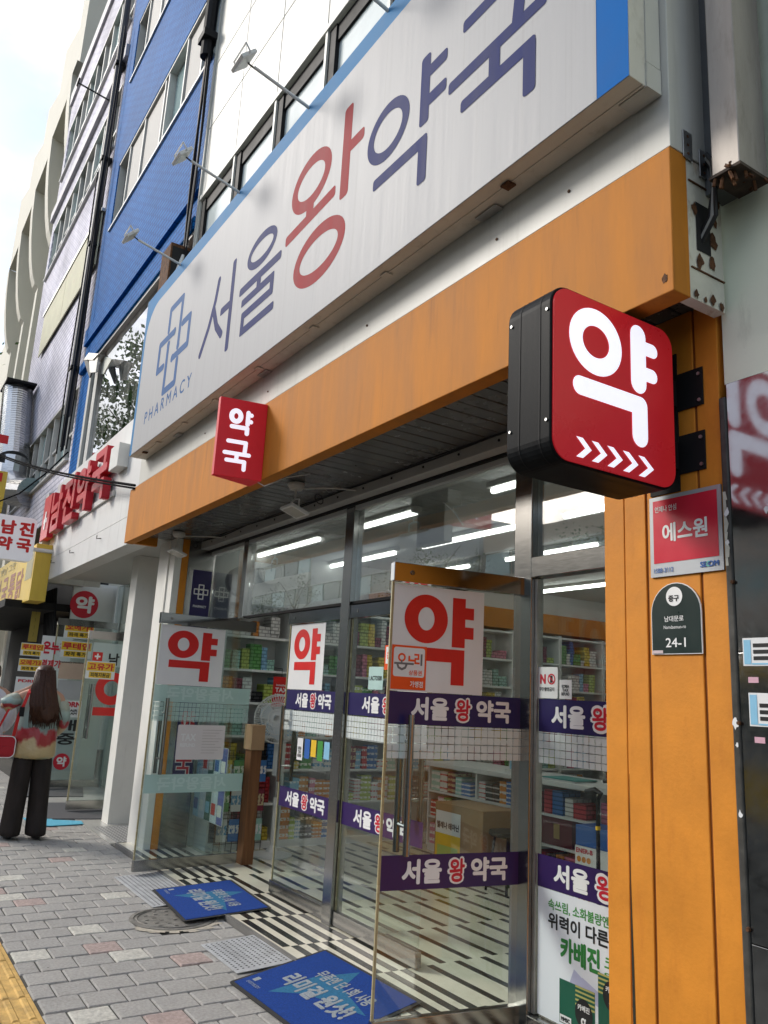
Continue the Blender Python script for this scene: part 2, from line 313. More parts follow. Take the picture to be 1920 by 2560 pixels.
M_alum = surf('cream_aluminium', (.60, .58, .51), .45, metal=0, var=.08, dirt=(.3, .27, .2), dirt_amt=.55, dirt_scale=(4, 4, 2), dirt_lo=.55)
M_steel = surf('stainless', (.33, .33, .32), .18, metal=1, var=.08, scale=20, stretch=(1, 1, 12))
M_steel2 = surf('mirror_stainless', (.26, .26, .265), .05, metal=1, var=.04, scale=3)
M_steel3 = surf('dull_steel', (.45, .45, .44), .42, metal=1, var=.15, scale=12)
M_soffit = surf('soffit_slat', (.10, .10, .097), .25, var=.12, scale=3, spec=.45)
M_black = surf('black_metal', (.012, .012, .013), .6, var=.1, scale=5, spec=.15)
M_blackgloss = surf('black_cabinet', (.010, .011, .012), .42, var=.3, scale=3, stretch=(6, 6, .3), spec=.04)
M_dark = surf('dark_gap', (.02, .02, .02), .8, var=.1)
M_rubber = surf('rubber', (.03, .03, .03), .7, var=.1)
M_rust = surf('rust', (.10, .045, .02), .85, var=.6, scale=24, bump=.7, bscale=80)
M_weather = surf('weathered_white', (.60, .59, .50), .7, var=.1, scale=5, dirt=(.26, .12, .035), dirt_amt=.9, dirt_scale=(6, 6, 2.2), dirt_lo=.55, bump=.25)
M_glass = glass('door_glass', tint=(.90, .945, .93), boost=.004)
M_glass2 = glass('upper_glass', tint=(.84, .88, .87), boost=.24, wob=.05)
M_glassedge = surf('glass_edge', (.34, .30, .17), .25, var=.15, scale=3, stretch=(1, 1, 4), spec=.6)
M_navy = flat('navy_film', (.018, .012, .085), .35)
M_purple = flat('navy_film_low', (.028, .010, .085), .35)
M_pwhite = surf('print_white', (.80, .80, .79), .4, var=.03)
M_panelw = surf('panel_white', (.74, .745, .74), .4, var=.04, scale=3)
M_pred = flat('print_red', (.62, .018, .016), .35)
M_pred2 = flat('print_red_king', (.56, .015, .035), .4)
M_pgreen = flat('print_green', (.06, .27, .05), .4)
M_pblack = flat('print_black', (.015, .015, .016), .4)
M_pgrey = flat('print_grey', (.16, .16, .16), .4)
M_porange = flat('print_orange_red', (.80, .085, .01), .4)
M_pyellow = flat('print_yellow', (.75, .48, .03), .4)
M_pblue = flat('print_blue', (.03, .12, .40), .4)
M_psky = flat('print_sky', (.24, .50, .68), .4)
M_frost = film('frosted_grid', (.72, .78, .76), .80, grid=.0375, line=.09)
M_green = film('film_back', (.40, .58, .53), .93)
M_green2 = film('film_back_mark', (.50, .66, .61), .95)
M_greengrid = film('film_back_grid', (.42, .60, .55), .78, grid=.0375, line=.09)
M_tile = surf('floor_tile_cream', (.72, .68, .55), .12, var=.06, scale=1.7, dirt=(.45, .41, .3), dirt_amt=.35, dirt_scale=(2, 2, 2), dirt_lo=.52, spec=.5)
M_tileb = surf('floor_tile_black', (.028, .028, .027), .14, var=.3, scale=4, spec=.5)
M_inwall = surf('interior_wall', (.68, .69, .67), .6, var=.04)
M_shelf = surf('shelf_white', (.70, .71, .70), .4, var=.05)
M_ceil = surf('interior_ceiling', (.66, .67, .66), .6, var=.03)
M_tube = surf('lit_tube', (1, .98, .95), .4, var=0, emit=4.5)
M_wood = surf('brown_wood', (.15, .065, .026), .5, var=.35, scale=6, stretch=(6, 6, .4))
M_card = surf('cardboard', (.33, .21, .115), .8, var=.1)
M_plast = surf('white_plastic', (.66, .66, .63), .4, var=.05)

# ------------------------------------------------------------------ ground
struct('pavement', M_conc, MB().box(-90, 30, -2.3, 2.42, -.30, -.010)); PAVE = bpy.data.objects['pavement']
struct('road', M_asph, MB().box(-120, 60, -21, -2.3, -.45, -.13))
struct('pavement_opposite', M_conc, MB().box(-120, 60, -31, -21, -.40, -.01))
struct('ground', M_conc, MB().box(-600, 500, -500, 600, -.9, -.46))
kb = MB().box(-60, 10, -2.46, -2.3, -.40, -.004); ko = kb.build('kerb', surf('granite_kerb', (.33, .32, .3), .8, var=.2, scale=40), None); ko['kind'] = 'structure'
zoom = lambda ox, oy, s: (lambda x, y: (ox + x * s, oy + y * s))
z7 = zoom(0, 2000, .3617)
PW = .2; GAP = .008; RX = .047
def cell(px, py):
    p = gz(px, py); i = math.floor((p.x - RX) / PW); off = .025 if i % 2 else .125
    return i, math.floor((p.y - off) / PW)
special = {}
for q in [(405, 397), (195, 710), (705, 1012), (1330, 1092), (1175, 1515), (0, 635), (20, 300), (300, 205)]: special[cell(*z7(*q))] = M_pavr
for q in [(70, 540), (65, 672), (790, 655), (595, 885), (205, 1083), (895, 1072), (650, 1490)]: special[cell(*z7(*q))] = M_pavw
pav_mesh = {}
def paver_mesh(w, mt):
    k = (round(w, 3), mt.name)
    if k in pav_mesh: return pav_mesh[k]
    b = .006; h = PW / 2 - GAP / 2; d = w / 2 - GAP / 2
    mb = MB()
    mb.add([(-h, -d, -.06), (h, -d, -.06), (h, d, -.06), (-h, d, -.06), (-h, -d, -b), (h, -d, -b), (h, d, -b), (-h, d, -b), (-h + b, -d + b, 0), (h - b, -d + b, 0), (h - b, d - b, 0), (-h + b, d - b, 0)],
           [(8, 9, 10, 11)] + [(i, (i + 1) % 4, 4 + (i + 1) % 4, 4 + i) for i in range(4)] + [(4 + i, 4 + (i + 1) % 4, 8 + (i + 1) % 4, 8 + i) for i in range(4)])
    me = bpy.data.meshes.new('paver'); me.from_pydata(mb.v, [], mb.f); me.materials.append(mt); me.update(); pav_mesh[k] = me; return me
MANHOLE = gz(432, 2296); MANR = .285
cells = []
Y0, Y1 = 1.012, 2.40
for i in range(-96, -12):
    off = .025 if i % 2 else .125
    for j in range(4, 13):
        a, b = max(off + j * PW, Y0), min(off + (j + 1) * PW, Y1)
        if b - a < .03: continue
        x = RX + (i + .5) * PW
        if (V((x, (a + b) / 2)) - MANHOLE.xy).length < MANR - .02: continue
        cells.append((i, j, x, a, b))
rest = {}
cells.sort(key=lambda c: -c[2]); npv = 0
for i, j, x, a, b in cells:
    rr = random.random()
    mt = special.get((i, j)) or (M_pavr if rr < .008 and i < -33 else M_pavw if rr < .018 and i < -33 else random.choice(M_pav))
    dz = random.uniform(-.0035, .0015)
    if x < -3.4 and npv < 300:
        o = bpy.data.objects.new('paver', paver_mesh(b - a, mt)); link(o); o.parent = PAVE
        o.location = V((x, (a + b) / 2, dz)) - WLOC[PAVE]; o.rotation_euler = (random.uniform(-.006, .006), random.uniform(-.006, .006), random.uniform(-.006, .006)); npv += 1
    else:
        mb = rest.setdefault(mt, MB()); mb.box(x - PW / 2 + GAP / 2, x + PW / 2 - GAP / 2, a + GAP / 2, b - GAP / 2, -.05, dz)
for mt, mb in rest.items():
    o = mb.build('far_paving', mt, PAVE); o['kind'] = 'stuff'
# tactile strip beside the walkway
for n in range(46):
    x0 = -3.1 - .3 * n
    mb = MB().box(x0 - .297, x0, .708, 1.008, -.05, -.002)
    for q in range(4):
        y = .745 + q * .075
        mb.add([(x0 - .29, y - .018, -.002), (x0 - .008, y - .018, -.002), (x0 - .008, y + .018, -.002), (x0 - .29, y + .018, -.002), (x0 - .283, y - .011, .004), (x0 - .015, y - .011, .004), (x0 - .015, y + .011, .004), (x0 - .283, y + .011, .004)], [(4, 5, 6, 7), (0, 1, 5, 4), (1, 2, 6, 5), (2, 3, 7, 6), (3, 0, 4, 7)])
    mb.build('tactile_tile', M_tact, PAVE)
# shop floor with black strips
FZ = .03
struct('shop_floor', M_tile, MB().box(-8.3, -1.64, 2.43, 9.4, -.2, FZ)); FLOOR = bpy.data.objects['shop_floor']
box('step_edging', surf('step_edging', (.17, .165, .155), .6, var=.2), FLOOR, -8.3, -2.2, 2.402, 2.432, -.2, FZ + .003)
strip_me = {}
def strip(x0, x1, y0, y1):
    k = (round(x1 - x0, 3), round(y1 - y0, 3))
    if k not in strip_me:
        h, d = k[0] / 2, k[1] / 2; me = bpy.data.meshes.new('tile'); mb = MB().box(-h, h, -d, d, -.01, .0015); me.from_pydata(mb.v, [], mb.f); me.materials.append(M_tileb); strip_me[k] = me
    o = bpy.data.objects.new('tile', strip_me[k]); link(o); o.parent = FLOOR; o.location = V(((x0 + x1) / 2, (y0 + y1) / 2, FZ)) - WLOC[FLOOR]
T = .63
for n in range(-5, 5):
    xa = -4.745 + n * T; xb = xa + T - .004
    if xb > -2.3 or xa < -8.0: continue
    ph = 0 if n % 2 else .0525
    y = 2.452 + ph
    while y < 2.93: strip(xa, xb, y, y + .05); y += .105
    y = 3.06 + (.0 if n % 2 else .1)
    while y < 6.6: strip(xa, xb, y, y + .045); y += .198

# ------------------------------------------------------------------ the pharmacy building
B = thing('pharmacy_building', (-5, 2.97, 0), 'white clad building with an orange shopfront and glass doors', 'building')
XL, XR = -8.17, -1.577
ob = box('fascia', M_orange, B, XL, XR, 2.10, 2.19, 2.90, 3.452, bevel=.004)
box('fascia_return', M_orange, B, XL, XL + .06, 2.192, 2.42, 2.905, 3.45)
box('fascia_end', M_weather, B, XR - .05, XR - .004, 2.192, 2.385, 2.905, 3.45)
hole = rect('cable_hole', M_dark, B, SIDE(XR - .004, 0, 0), 2.235, 3.10, 2.315, 3.29, l=.002)
rr_ = random.Random(3)
def blotch(cy, cz, r, n=11): return [(cy + r * rr_.uniform(.45, 1.15) * cos(2 * pi * k / n), cz + 1.5 * r * rr_.uniform(.45, 1.15) * sin(2 * pi * k / n)) for k in range(n)]
for a, (yy, zz, r) in enumerate(((2.23, 3.26, .018), (2.33, 3.16, .026), (2.32, 3.07, .02), (2.25, 3.06, .022), (2.345, 3.24, .014), (2.22, 2.925, .014), (2.27, 2.918, .011), (2.31, 2.93, .018), (2.36, 2.92, .014), (2.36, 3.33, .016))): poly('rust_patch', M_rust, B, SIDE(XR - .004, 0, 0), blotch(yy, zz, r), l=.003 + a * .0003)
for a, zz in enumerate((3.02, 3.36)): box('plate_joint', M_rust, B, XR - .006, XR + .001, 2.2, 2.385, zz, zz + .005)
poly('rust_patch', M_rust, B, FRONT(0, 2.10, 0), [(y - 3.85, z) for y, z in blotch(2.24, 2.955, .014)], l=.001)
# soffit slats running to the glass
for n in range(56):
    x = -8.10 + n * .115
    if x + .11 > -1.6: break
    MB().box(x, x + .107, 2.192, 2.80, 2.985 + (n % 2) * .001, 3.0).build('slat', M_soffit, B, bevel=.004)
box('soffit_backing', M_dark, B, XL, XR - .06, 2.192, 2.97, 3.002, 3.03)
box('head_rail', surf('head_rail', (.42, .42, .40), .4, var=.1), B, -7.9, -2.2, 2.81, 2.90, 2.905, 2.984, bevel=.004)
box('head_channel', M_black, B, -7.9, -2.2, 2.902, 2.925, 2.89, 2.95)
box('head_glazing_bar', surf('head_bar', (.50, .52, .51), .3, var=.06), B, -7.9, -2.2, 2.93, 2.965, 2.86, 2.984)
for n in range(15):
    MB().lathe((-7.6 + n * .36, 2.808, 2.945), [(.0, -.004), (.008, -.004), (.008, .003), (.0, .003)], 8, axis=1).build('bolt', M_black, B)
# column
CY = 2.40
box('column_core', M_orange2, B, -2.158, -1.632, CY + .012, 2.96, 0, 2.983)
for a, b in ((-2.16, -2.062), (-2.059, -1.961), (-1.950, -1.733), (-1.722, -1.630)):
    box('column_panel', M_orange2, B, a, b, CY, CY + .0115, .0, 2.982, bevel=.003)
for a in (-1.9605, -1.7325): box('groove', M_groove, B, a, a + .010, CY + .006, CY + .0118, 0, 2.98)
crk = MB(); pts = [(-2.055, 1.30), (-2.0565, .95), (-2.052, .70), (-2.050, .55), (-2.047, .35), (-2.047, .0)]
wd_ = [.001, .003, .009, .012, .008, .016]
vs = []; 
for (x, zz), w_ in zip(pts, wd_): vs += [(x - w_ / 2, CY - .001, zz), (x + w_ / 2, CY - .001, zz)]
crk.add(vs, [(2 * i, 2 * i + 1, 2 * i + 3, 2 * i + 2) for i in range(len(pts) - 1)]); crk.build('crack', surf('crack', (.03, .03, .02), .9, var=.4, scale=60), B)
# upper white casing behind the big sign, and clad storey with windows
box('sign_casing', M_white, B, -7.92, XR, 2.105, 2.40, 3.456, 5.16, bevel=.003)
for x in (-2.06, -2.5, -3.6, -4.9, -6.1): MB().lathe((x, 2.104, 3.54), [(0, -.004), (.007, -.004), (.007, .002), (0, .002)], 8, axis=1).build('screw', M_rust, B)
XS = [-7.92, -6.95, -5.99, -5.03, -4.07, -3.11, -2.15, -1.6]
ZS = [6.82, 7.68, 8.54, 9.4]
WT = 6.82
box('storey_wall', M_dark, B, -7.92, -1.6, 2.46, 2.66, 4.9, 12)
M_pane = surf('pale_pane', (.58, .66, .66), .12, var=.14, scale=1.2, spec=.8)  # opaque panes; the sky they mirror is put into the pale base colour
for a, b in zip(XS, XS[1:]):
    for c, d in list(zip(ZS, ZS[1:])) + [(9.4, 12)]:
        box('cladding_panel', M_white2, B, a + .006, b - .006, 2.40, 2.455, c + .006, d - .006, bevel=.004)
    box('window_pane', M_pane, B, a + .13, b - .02, 2.452, 2.458, 4.95, WT - .22)
    box('window_frame', M_black, B, a + .02, a + .13, 2.415, 2.458, 4.95, WT - .06)
    box('window_head', M_black, B, a + .13, b - .02, 2.43, 2.457, WT - .22, WT - .06)
    box('window_post', M_white2, B, a - .018, a + .018, 2.395, 2.455, 4.95, WT - .055)
box('window_lintel', M_white2, B, -7.92, -1.6, 2.385, 2.458, WT - .055, WT, bevel=.004)
box('storey_end', M_white2, B, -7.96, -7.925, 2.38, 2.66, 4.9, 12)
# glazing: mullions, transom, fixed panes
YG = 2.97
for a, b, zz in ((-7.05, -6.95, 2.165), (-5.14, -5.02, FZ), (-3.27, -3.135, FZ)):
    box('mullion', M_steel, B, a, b, YG - .045, YG + .045, zz, 2.985, bevel=.004)
box('transom', M_black, B, -6.948, -5.142, YG - .02, YG + .02, 2.165, 2.185)
box('transom', M_black, B, -5.018, -3.272, YG - .02, YG + .02, 2.165, 2.185)
box('transom', M_steel, B, -3.133, -2.16, YG - .05, YG + .03, 2.175, 2.285, bevel=.004)
box('transom', M_black, B, -7.87, -7.052, YG - .02, YG + .02, 2.165, 2.185)
for a, b, c, d in ((-7.87, -7.052, 2.187, 2.86), (-6.948, -5.142, 2.187, 2.86), (-5.018, -3.272, 2.187, 2.86), (-3.133, -2.16, 2.287, 2.86)):
    box('upper_pane', M_glass2, B, a, b, YG - .005, YG + .005, c, d)
box('side_pane', M_glass, B, -7.87, -7.052, YG - .005, YG + .005, .05, 2.163)
WIN = box('window_pane', M_glass, B, -3.133, -2.16, YG - .005, YG + .005, .11, 2.173)
box('window_sill', M_steel, B, -3.133, -2.16, YG - .05, YG + .05, FZ, .108, bevel=.004)
box('window_stile', M_steel3, B, -3.133, -3.113, YG - .02, YG + .02, .112, 2.172)
# left return
box('pillar', M_pillar, B, -8.42, -7.9, 2.55, 2.62, 0, 2.985, bevel=.004)
box('pillar_rib', M_pillar, B, -8.13, -8.06, 2.535, 2.549, 0, 2.98)
box('jamb', M_orange2, B, -8.3, -7.9, 2.622, 2.69, 0, 2.984)
box('steel_jamb', M_steel, B, -8.3, -7.9, 2.692, 2.97, 0, 2.984)
fr = SIDE(-7.9, 0, 0)
NB = rect('navy_banner', M_navy, B, fr, 2.755, .62, 2.955, 2.69, l=.004, th=.003)
ik = Ink(fr, .006)
def cross(ik, cx, cy, s, w):
    P = lambda x, y: (cx + x * s, cy + y * s)
    for a in range(4):
        c_, s_ = (1, 0, -1, 0)[a], (0, 1, 0, -1)[a]
        rot = lambda x, y: P(x * c_ - y * s_, x * s_ + y * c_)
        ik.line([rot(-.33, .32), rot(-.33, .95), rot(.33, .95), rot(.33, -.12)], w)
        ik.pol(ell(*rot(.33, -.12), w * .85, w * .85, 14))
cross(ik, 2.855, 2.47, .075, .012); ik.build('emblem', M_pwhite, NB)
text(NB, 'PHARMACY', fr, 2.785, 2.31, 2.925, 2.335, M_pwhite, .03, l=.006)
ik = Ink(fr, .006)
def guk(ik, x0, y0, x1, y1, w, rnd):
    W = x1 - x0; H = y1 - y0; P = lambda a, b: (x0 + a * W, y0 + b * H)
    ik.line([P(.12, .94), P(.82, .94), P(.80, .56)], w, rnd); ik.line([P(.02, .53), P(.98, .53)], w, rnd); ik.line([P(.5, .53), P(.5, .3)], w, 0); ik.line([P(.12, .28), P(.82, .28), P(.82, .02)], w, rnd)
def yak(ik, x0, y0, x1, y1, w, rnd, t=1.0):
    W = x1 - x0; H = y1 - y0; P = lambda a, b: (x0 + a * W, y0 + b * H)
    cx, cy = P(.29, .70); ik.ring(cx, cy, .29 * W, .30 * H, w * 1.12)
    xv = x0 + W * .78
    ik.bar(xv, y0 + H * .985, xv, y0 + H * .36, w, rnd); ik.bar(xv + w * .3, y0 + H * .82, x1, y0 + H * .82, w * t, rnd); ik.bar(xv + w * .3, y0 + H * .56, x1, y0 + H * .56, w * t, rnd)
    ik.bar(x0 + W * .06, y0 + H * .285, xv + w * .5, y0 + H * .285, w, rnd); ik.bar(xv, y0 + H * .285 + w * .5, xv, y0, w, rnd)
for wd2, mt, l in ((.04, M_pwhite, .006), (.024, M_pred2, .008)):
    ik = Ink(fr, l); yak(ik, 2.785, 1.02, 2.925, 1.30, wd2, 0); guk(ik, 2.785, .68, 2.925, .96, wd2, 0); ik.build('lettering', mt, NB)

def band(D, fr, x0, x1, z0, z1, mat, tx0, tx1, tz0, tz1, back=False):
    rect('name_film', mat, D, fr, x0, z0, x1, z1, l=.0035)
    W = tx1 - tx0; c = lambda a: tx0 + a * W
    text(D, '서울', fr, c(0), tz0, c(.365), tz1, M_pwhite, .042, l=.0045)
    text(D, '약국', fr, c(.64), tz0, c(1), tz1, M_pwhite, .042, l=.0045)
    h = (tz1 - tz0) * .06
    text(D, '왕', fr, c(.415), tz0 - h, c(.60), tz1 + h, M_pwhite, .085, l=.0045)
    text(D, '왕', fr, c(.435), tz0 + .002, c(.58), tz1 - .002, M_pred2, .030, l=.0065)
def big_yak(D, fr, x0, z0, x1, z1, flip=False):
    rect('sign_panel', M_panelw, D, fr, x0, z0, x1, z1, l=.0042, th=.002)
    W, H = x1 - x0, z1 - z0
    ik = Ink(fr, .0055); P = lambda a, b: (x0 + a * W, z0 + b * H)
    ik.ring(*P(.355, .69), .236 * W, .233 * H, .148 * W, wy=.122 * H)
    xv = x0 + .715 * W; w = .145 * W
    ik.bar(xv, z0 + H * .92, xv, z0 + H * .44, w); ik.bar(xv + w * .45, z0 + H * .775, x0 + W * .885, z0 + H * .775, .12 * H * .95); ik.bar(xv + w * .45, z0 + H * .585, x0 + W * .885, z0 + H * .585, .12 * H * .95)
    ik.bar(x0 + W * .16, z0 + H * .355, xv + w / 2, z0 + H * .355, .125 * H); ik.bar(xv, z0 + H * .30, xv, z0 + H * .08, w)
    ik.build('lettering', M_pred, D)
def handle(D, fr, x, z0, z1, r=.016):
    mb = MB()
    for s in (1, -1):
        mb.tube([fr.p(x, z0, .055 * s), fr.p(x, z1, .055 * s)], r, 12)
    for zz in (z0 + (z1 - z0) * .2, z1 - (z1 - z0) * .2): mb.tube([fr.p(x, zz, -.055), fr.p(x, zz, .055)], .009, 8)
    mb.build('handle', M_steel, D, smooth=False)
def leaf(name, fr, W, ztop, label=None):
    """a frameless glass door leaf; fr.x along the leaf, y = height, n = the side we see"""
    c = fr.p(W / 2, FZ + .01)
    D = bpy.data.objects.new('door', None); link(D); D.parent = B; D.location = c - WLOC[B]; WLOC[D] = c
    if label: D['label'] = label
    def slab(nm, mat, x0, x1, y0, y1, t, bevel=0):
        mb = MB(); mb.add([fr.p(x, y, l) for l in (-t, t) for y in (y0, y1) for x in (x0, x1)], [(0, 2, 3, 1), (4, 5, 7, 6), (0, 1, 5, 4), (2, 6, 7, 3), (0, 4, 6, 2), (1, 3, 7, 5)])
        return mb.build(nm, mat, D, bevel=bevel)
    slab('glass', M_glass, .012, W, FZ + .10, ztop - .095, .0022)
    slab('glass_edge', M_glassedge, 0, .012, FZ + .101, ztop - .096, .0055)
    slab('top_rail', M_steel2, 0, W, ztop - .093, ztop, .022, .002)
    slab('bottom_rail', M_steel, 0, W, FZ + .012, FZ + .098, .02, .002)
    MB().lathe(fr.p(.1, ztop - .045, .022), [(0, -.003), (.012, -.003), (.012, .004), (0, .004)], 12, axis=1 if abs(fr.n.y) > .5 else 0).build('lock', M_steel, D)
    return D
# closed pair
for x0, x1, nm in ((-6.0, -5.145, 'a'), (-5.015, -4.06, 'b')):
    fr = FRONT(x0, YG - .01, 0); W = x1 - x0
    D = leaf('door', fr, W, 2.155)
    rect('name_grid', M_frost, D, fr, .012, 1.235, W, 1.39, l=.0065)
    if nm == 'a':
        big_yak(D, fr, .03, 1.55, .60, 2.055); band(D, fr, .03, W, 1.395, 1.545, M_navy, .19, .76, 1.415, 1.525); band(D, fr, .03, W, .67, .815, M_purple, .14, .76, .69, .795)
        handle(D, fr, .09, .85, 1.42)
        rect('tax_sticker', M_panelw, D, fr, .28, 1.03, .37, 1.19, l=.0065); text(D, 'KOREA\nTAX\nREFUND', fr, .295, 1.05, .355, 1.13, M_pblack, .03, l=.0075)
        for q, mt in enumerate((M_pblue, M_pyellow, M_pgreen, M_psky)): rect('notice', mt, D, fr, .40 + q * .1, 1.05 + .02 * (q % 2), .48 + q * .1, 1.19, l=.0065)
    else:
        big_yak(D, fr, .62, 1.55, .945, 2.055); band(D, fr, .0125, W, 1.395, 1.545, M_navy, .2, .80, 1.415, 1.525); band(D, fr, .0125, W, .675, .82, M_purple, .17, .79, .69, .80)
        rect('voucher_sticker', M_porange, D, fr, .46, 1.70, .64, 1.86, l=.0088); rect('voucher_face', M_panelw, D, fr, .475, 1.74, .63, 1.85, l=.0095); text(D, '온누리', fr, .49, 1.77, .60, 1.82, M_porange, .03, l=.0105)
        rect('product_notice', flat('mint', (.42, .60, .56)), D, fr, .27, 1.57, .45, 1.72, l=.007); text(D, 'LACTO500', fr, .285, 1.63, .435, 1.66, M_pblack, .02, l=.008)
        handle(D, fr, W - .12, .80, 1.45)
# the near leaf, swung open towards the street
o_, h_ = V((-3.325, 2.176, 0)), V((-3.220, 2.856, 0))
fr = Fr(o_, (h_ - o_), (0, 0, 1)); W = .785
D = leaf('door', fr, W, 2.18, 'open glass door leaf with a large red mark on white')
big_yak(D, fr, .013, 1.557, .527, 2.076)
rect('voucher_sticker', M_porange, D, fr, .014, 1.565, .203, 1.776, l=.0075, th=.001); poly('voucher_face', M_panelw, D, fr, rrect(.024, 1.625, .193, 1.766, .012), l=.0084)
ik = Ink(fr, .0088); ik.ring(.068, 1.717, .021, .021, .0095); ik.line([(.108, 1.722), (.108, 1.705), (.132, 1.705)], .010, 0); ik.line([(.139, 1.734), (.158, 1.734), (.158, 1.714), (.141, 1.714), (.141, 1.693), (.161, 1.693)], .009, 0); ik.build('lettering', M_porange, D)
ik = Ink(fr, .0088); ik.line([(.033, 1.688), (.129, 1.688)], .010, 0); ik.line([(.068, 1.70), (.068, 1.688)], .009, 0); ik.line([(.046, 1.682), (.052, 1.668), (.07, 1.660), (.088, 1.668), (.094, 1.682)], .011); ik.bar(.175, 1.738, .175, 1.682, .010); ik.build('lettering', M_pgrey, D)
text(D, '상품권', fr, .108, 1.634, .180, 1.659, M_porange, .02, l=.0088); text(D, '가맹점', fr, .118, 1.577, .188, 1.607, M_pwhite, .02, l=.0085)
band(D, fr, .013, W, 1.401, 1.555, M_navy, .132, .70, 1.424, 1.535)
rect('name_grid', M_frost, D, fr, .013, 1.244, W, 1.399, l=.0065)
band(D, fr, .001, W, .66, .812, M_purple, .12, .695, .683, .793)
handle(D, fr, .112, .817, 1.448)
# the far leaf, swung open as well: its film is seen from behind
o_, h_ = V((-6.97, 2.18, 0)), V((-7.04, 3.10, 0))
fr = Fr(o_, (h_ - o_), (0, 0, 1)); W = .93
D = leaf('door', fr, W, 2.145, 'open glass door leaf with pale green film stripes')
big_yak(D, fr, .02, 1.535, .63, 2.045)
rect('name_film', M_green, D, fr, .02, 1.392, W, 1.532, l=.0035); rect('name_grid', M_greengrid, D, fr, .02, 1.232, W, 1.39, l=.0035); rect('name_film', M_green, D, fr, .02, .645, W, .795, l=.0035)
back = Fr(fr.p(W, 0), -fr.u, fr.v)
for zz in (1.41, .665):
    vsx = back.n
    class Mir(Fr):
        def p(s, x, y, l=0): return s.o + s.u * x + s.v * y - s.n * l
    m_ = Mir(back.o, back.u, back.v); text(D, '서울왕약국', m_, .16, zz, .80, zz + .11, M_green2, .03, l=.0042)
poly('notice', surf('sun_faded_print', (.66, .62, .61), .5, var=.03), D, fr, rrect(.268, .915, .716, 1.205, .012), l=.0045); text(D, 'TAX', fr, .30, 1.07, .44, 1.13, M_panelw, .03, l=.0055); text(D, 'REFUND', fr, .30, 1.02, .44, 1.05, M_panelw, .03, l=.0055)
for q in range(9): rect('notice_line', flat('faded_line', (.47, .43, .42)), D, fr, .50, 1.16 - q * .024, .69 - (q % 3) * .03, 1.165 - q * .024, l=.0055)
handle(D, fr, .125, .80, 1.425)
# right-hand window stickers
fr = FRONT(0, YG - .005, 0)
rect('name_film', M_navy, WIN, fr, -3.11, 1.397, -2.16, 1.556, l=.002); rect('name_grid', M_frost, WIN, fr, -3.11, 1.245, -2.16, 1.395, l=.002); rect('name_film', M_purple, WIN, fr, -3.11, .674, -2.16, .82, l=.002)
for z0, z1, x0 in ((1.42, 1.53, -3.02), (.695, .80, -3.0)):
    text(WIN, '서울', fr, x0, z0, x0 + .225, z1, M_pwhite, .042, l=.003); text(WIN, '왕', fr, x0 + .255, z0 - .012, x0 + .385, z1 + .012, M_pwhite, .085, l=.003); text(WIN, '왕', fr, x0 + .27, z0 + .002, x0 + .37, z1 - .002, M_pred2, .03, l=.005); text(WIN, '약국', fr, x0 + .42, z0, x0 + .65, z1, M_pwhite, .042, l=.003)
poly('no_photo_sticker', M_panelw, WIN, fr, rrect(-3.13, 1.56, -2.977, 1.715, .01), l=.003)
text(WIN, 'N', fr, -3.10, 1.63, -3.06, 1.68, M_pred2, .05, l=.004); ik = Ink(fr, .004); ik.ring(-3.02, 1.655, .027, .027, .007); ik.bar(-3.04, 1.675, -3.0, 1.635, .006); ik.build('prohibition_mark', M_pred2, WIN)
rect('phone_mark', M_pblack, WIN, fr, -3.03, 1.637, -3.012, 1.672, l=.0035); text(WIN, '무단촬영금지', fr, -3.105, 1.595, -3.0, 1.615, M_pblack, .02, l=.004)
rect('tax_sticker', M_panelw, WIN, fr, -2.965, 1.56, -2.882, 1.652, l=.003); text(WIN, 'KOREA\nTAX\nREFUND', fr, -2.95, 1.575, -2.897, 1.63, M_pblack, .03, l=.004)
PO = rect('advertisement', surf('poster_paper', (.73, .76, .80), .4, var=.02), WIN, fr, -3.105, .118, -2.16, .672, l=.002)
text(WIN, '속쓰림, 소화불량엔', fr, -3.035, .585, -2.66, .635, M_pgreen, .02, l=.003)
text(WIN, '위력이 다른 증상', fr, -3.035, .505, -2.50, .575, M_pblack, .03, l=.003)
text(WIN, '카베진', fr, -2.955, .385, -2.715, .49, flat('print_green_deep', (.03, .20, .04)), .045, l=.003)
text(WIN, '코와', fr, -2.69, .42, -2.55, .475, M_pgreen, .03, l=.003); text(WIN, '알파', fr, -2.69, .385, -2.57, .41, M_pgreen, .03, l=.003)
for q in range(2):
    x0 = -2.96 + q * .235; y0 = .13 + q * .03
    rect('pack_print', flat('pack_green', (.012, .10, .06)), WIN, fr, x0, y0, x0 + .215, y0 + .18 + q * .06, l=.003 + q * .002)
    for s in range(5): rect('pack_stripe', flat('pack_gold', (.45, .42, .13)), WIN, fr, x0 + .10 * (1 - q), y0 + .10 + s * .018 + q * .06, x0 + .214, y0 + .108 + s * .018 + q * .06, l=.004 + q * .002)
    poly('pack_oval', M_pblack, WIN, fr, ell(x0 + .15 - q * .07, y0 + .075 + q * .09, .052, .06), l=.0046 + q * .002)
    text(WIN, '카베진', fr, x0 + .115 - q * .07, y0 + .085 + q * .09, x0 + .185 - q * .07, y0 + .11 + q * .09, M_pwhite, .03, l=.0056 + q * .002); text(WIN, 'α', fr, x0 + .135 - q * .07, y0 + .03 + q * .09, x0 + .165 - q * .07, y0 + .06 + q * .09, M_pwhite, .05, l=.0056 + q * .002)
    rect('pack_label', M_panelw, WIN, fr, x0 + .004, y0 + .004, x0 + .075, y0 + .035, l=.0046 + q * .002); text(WIN, 'MMSC', fr, x0 + .012, y0 + .01, x0 + .068, y0 + .028, M_pblack, .05, l=.0056 + q * .002)
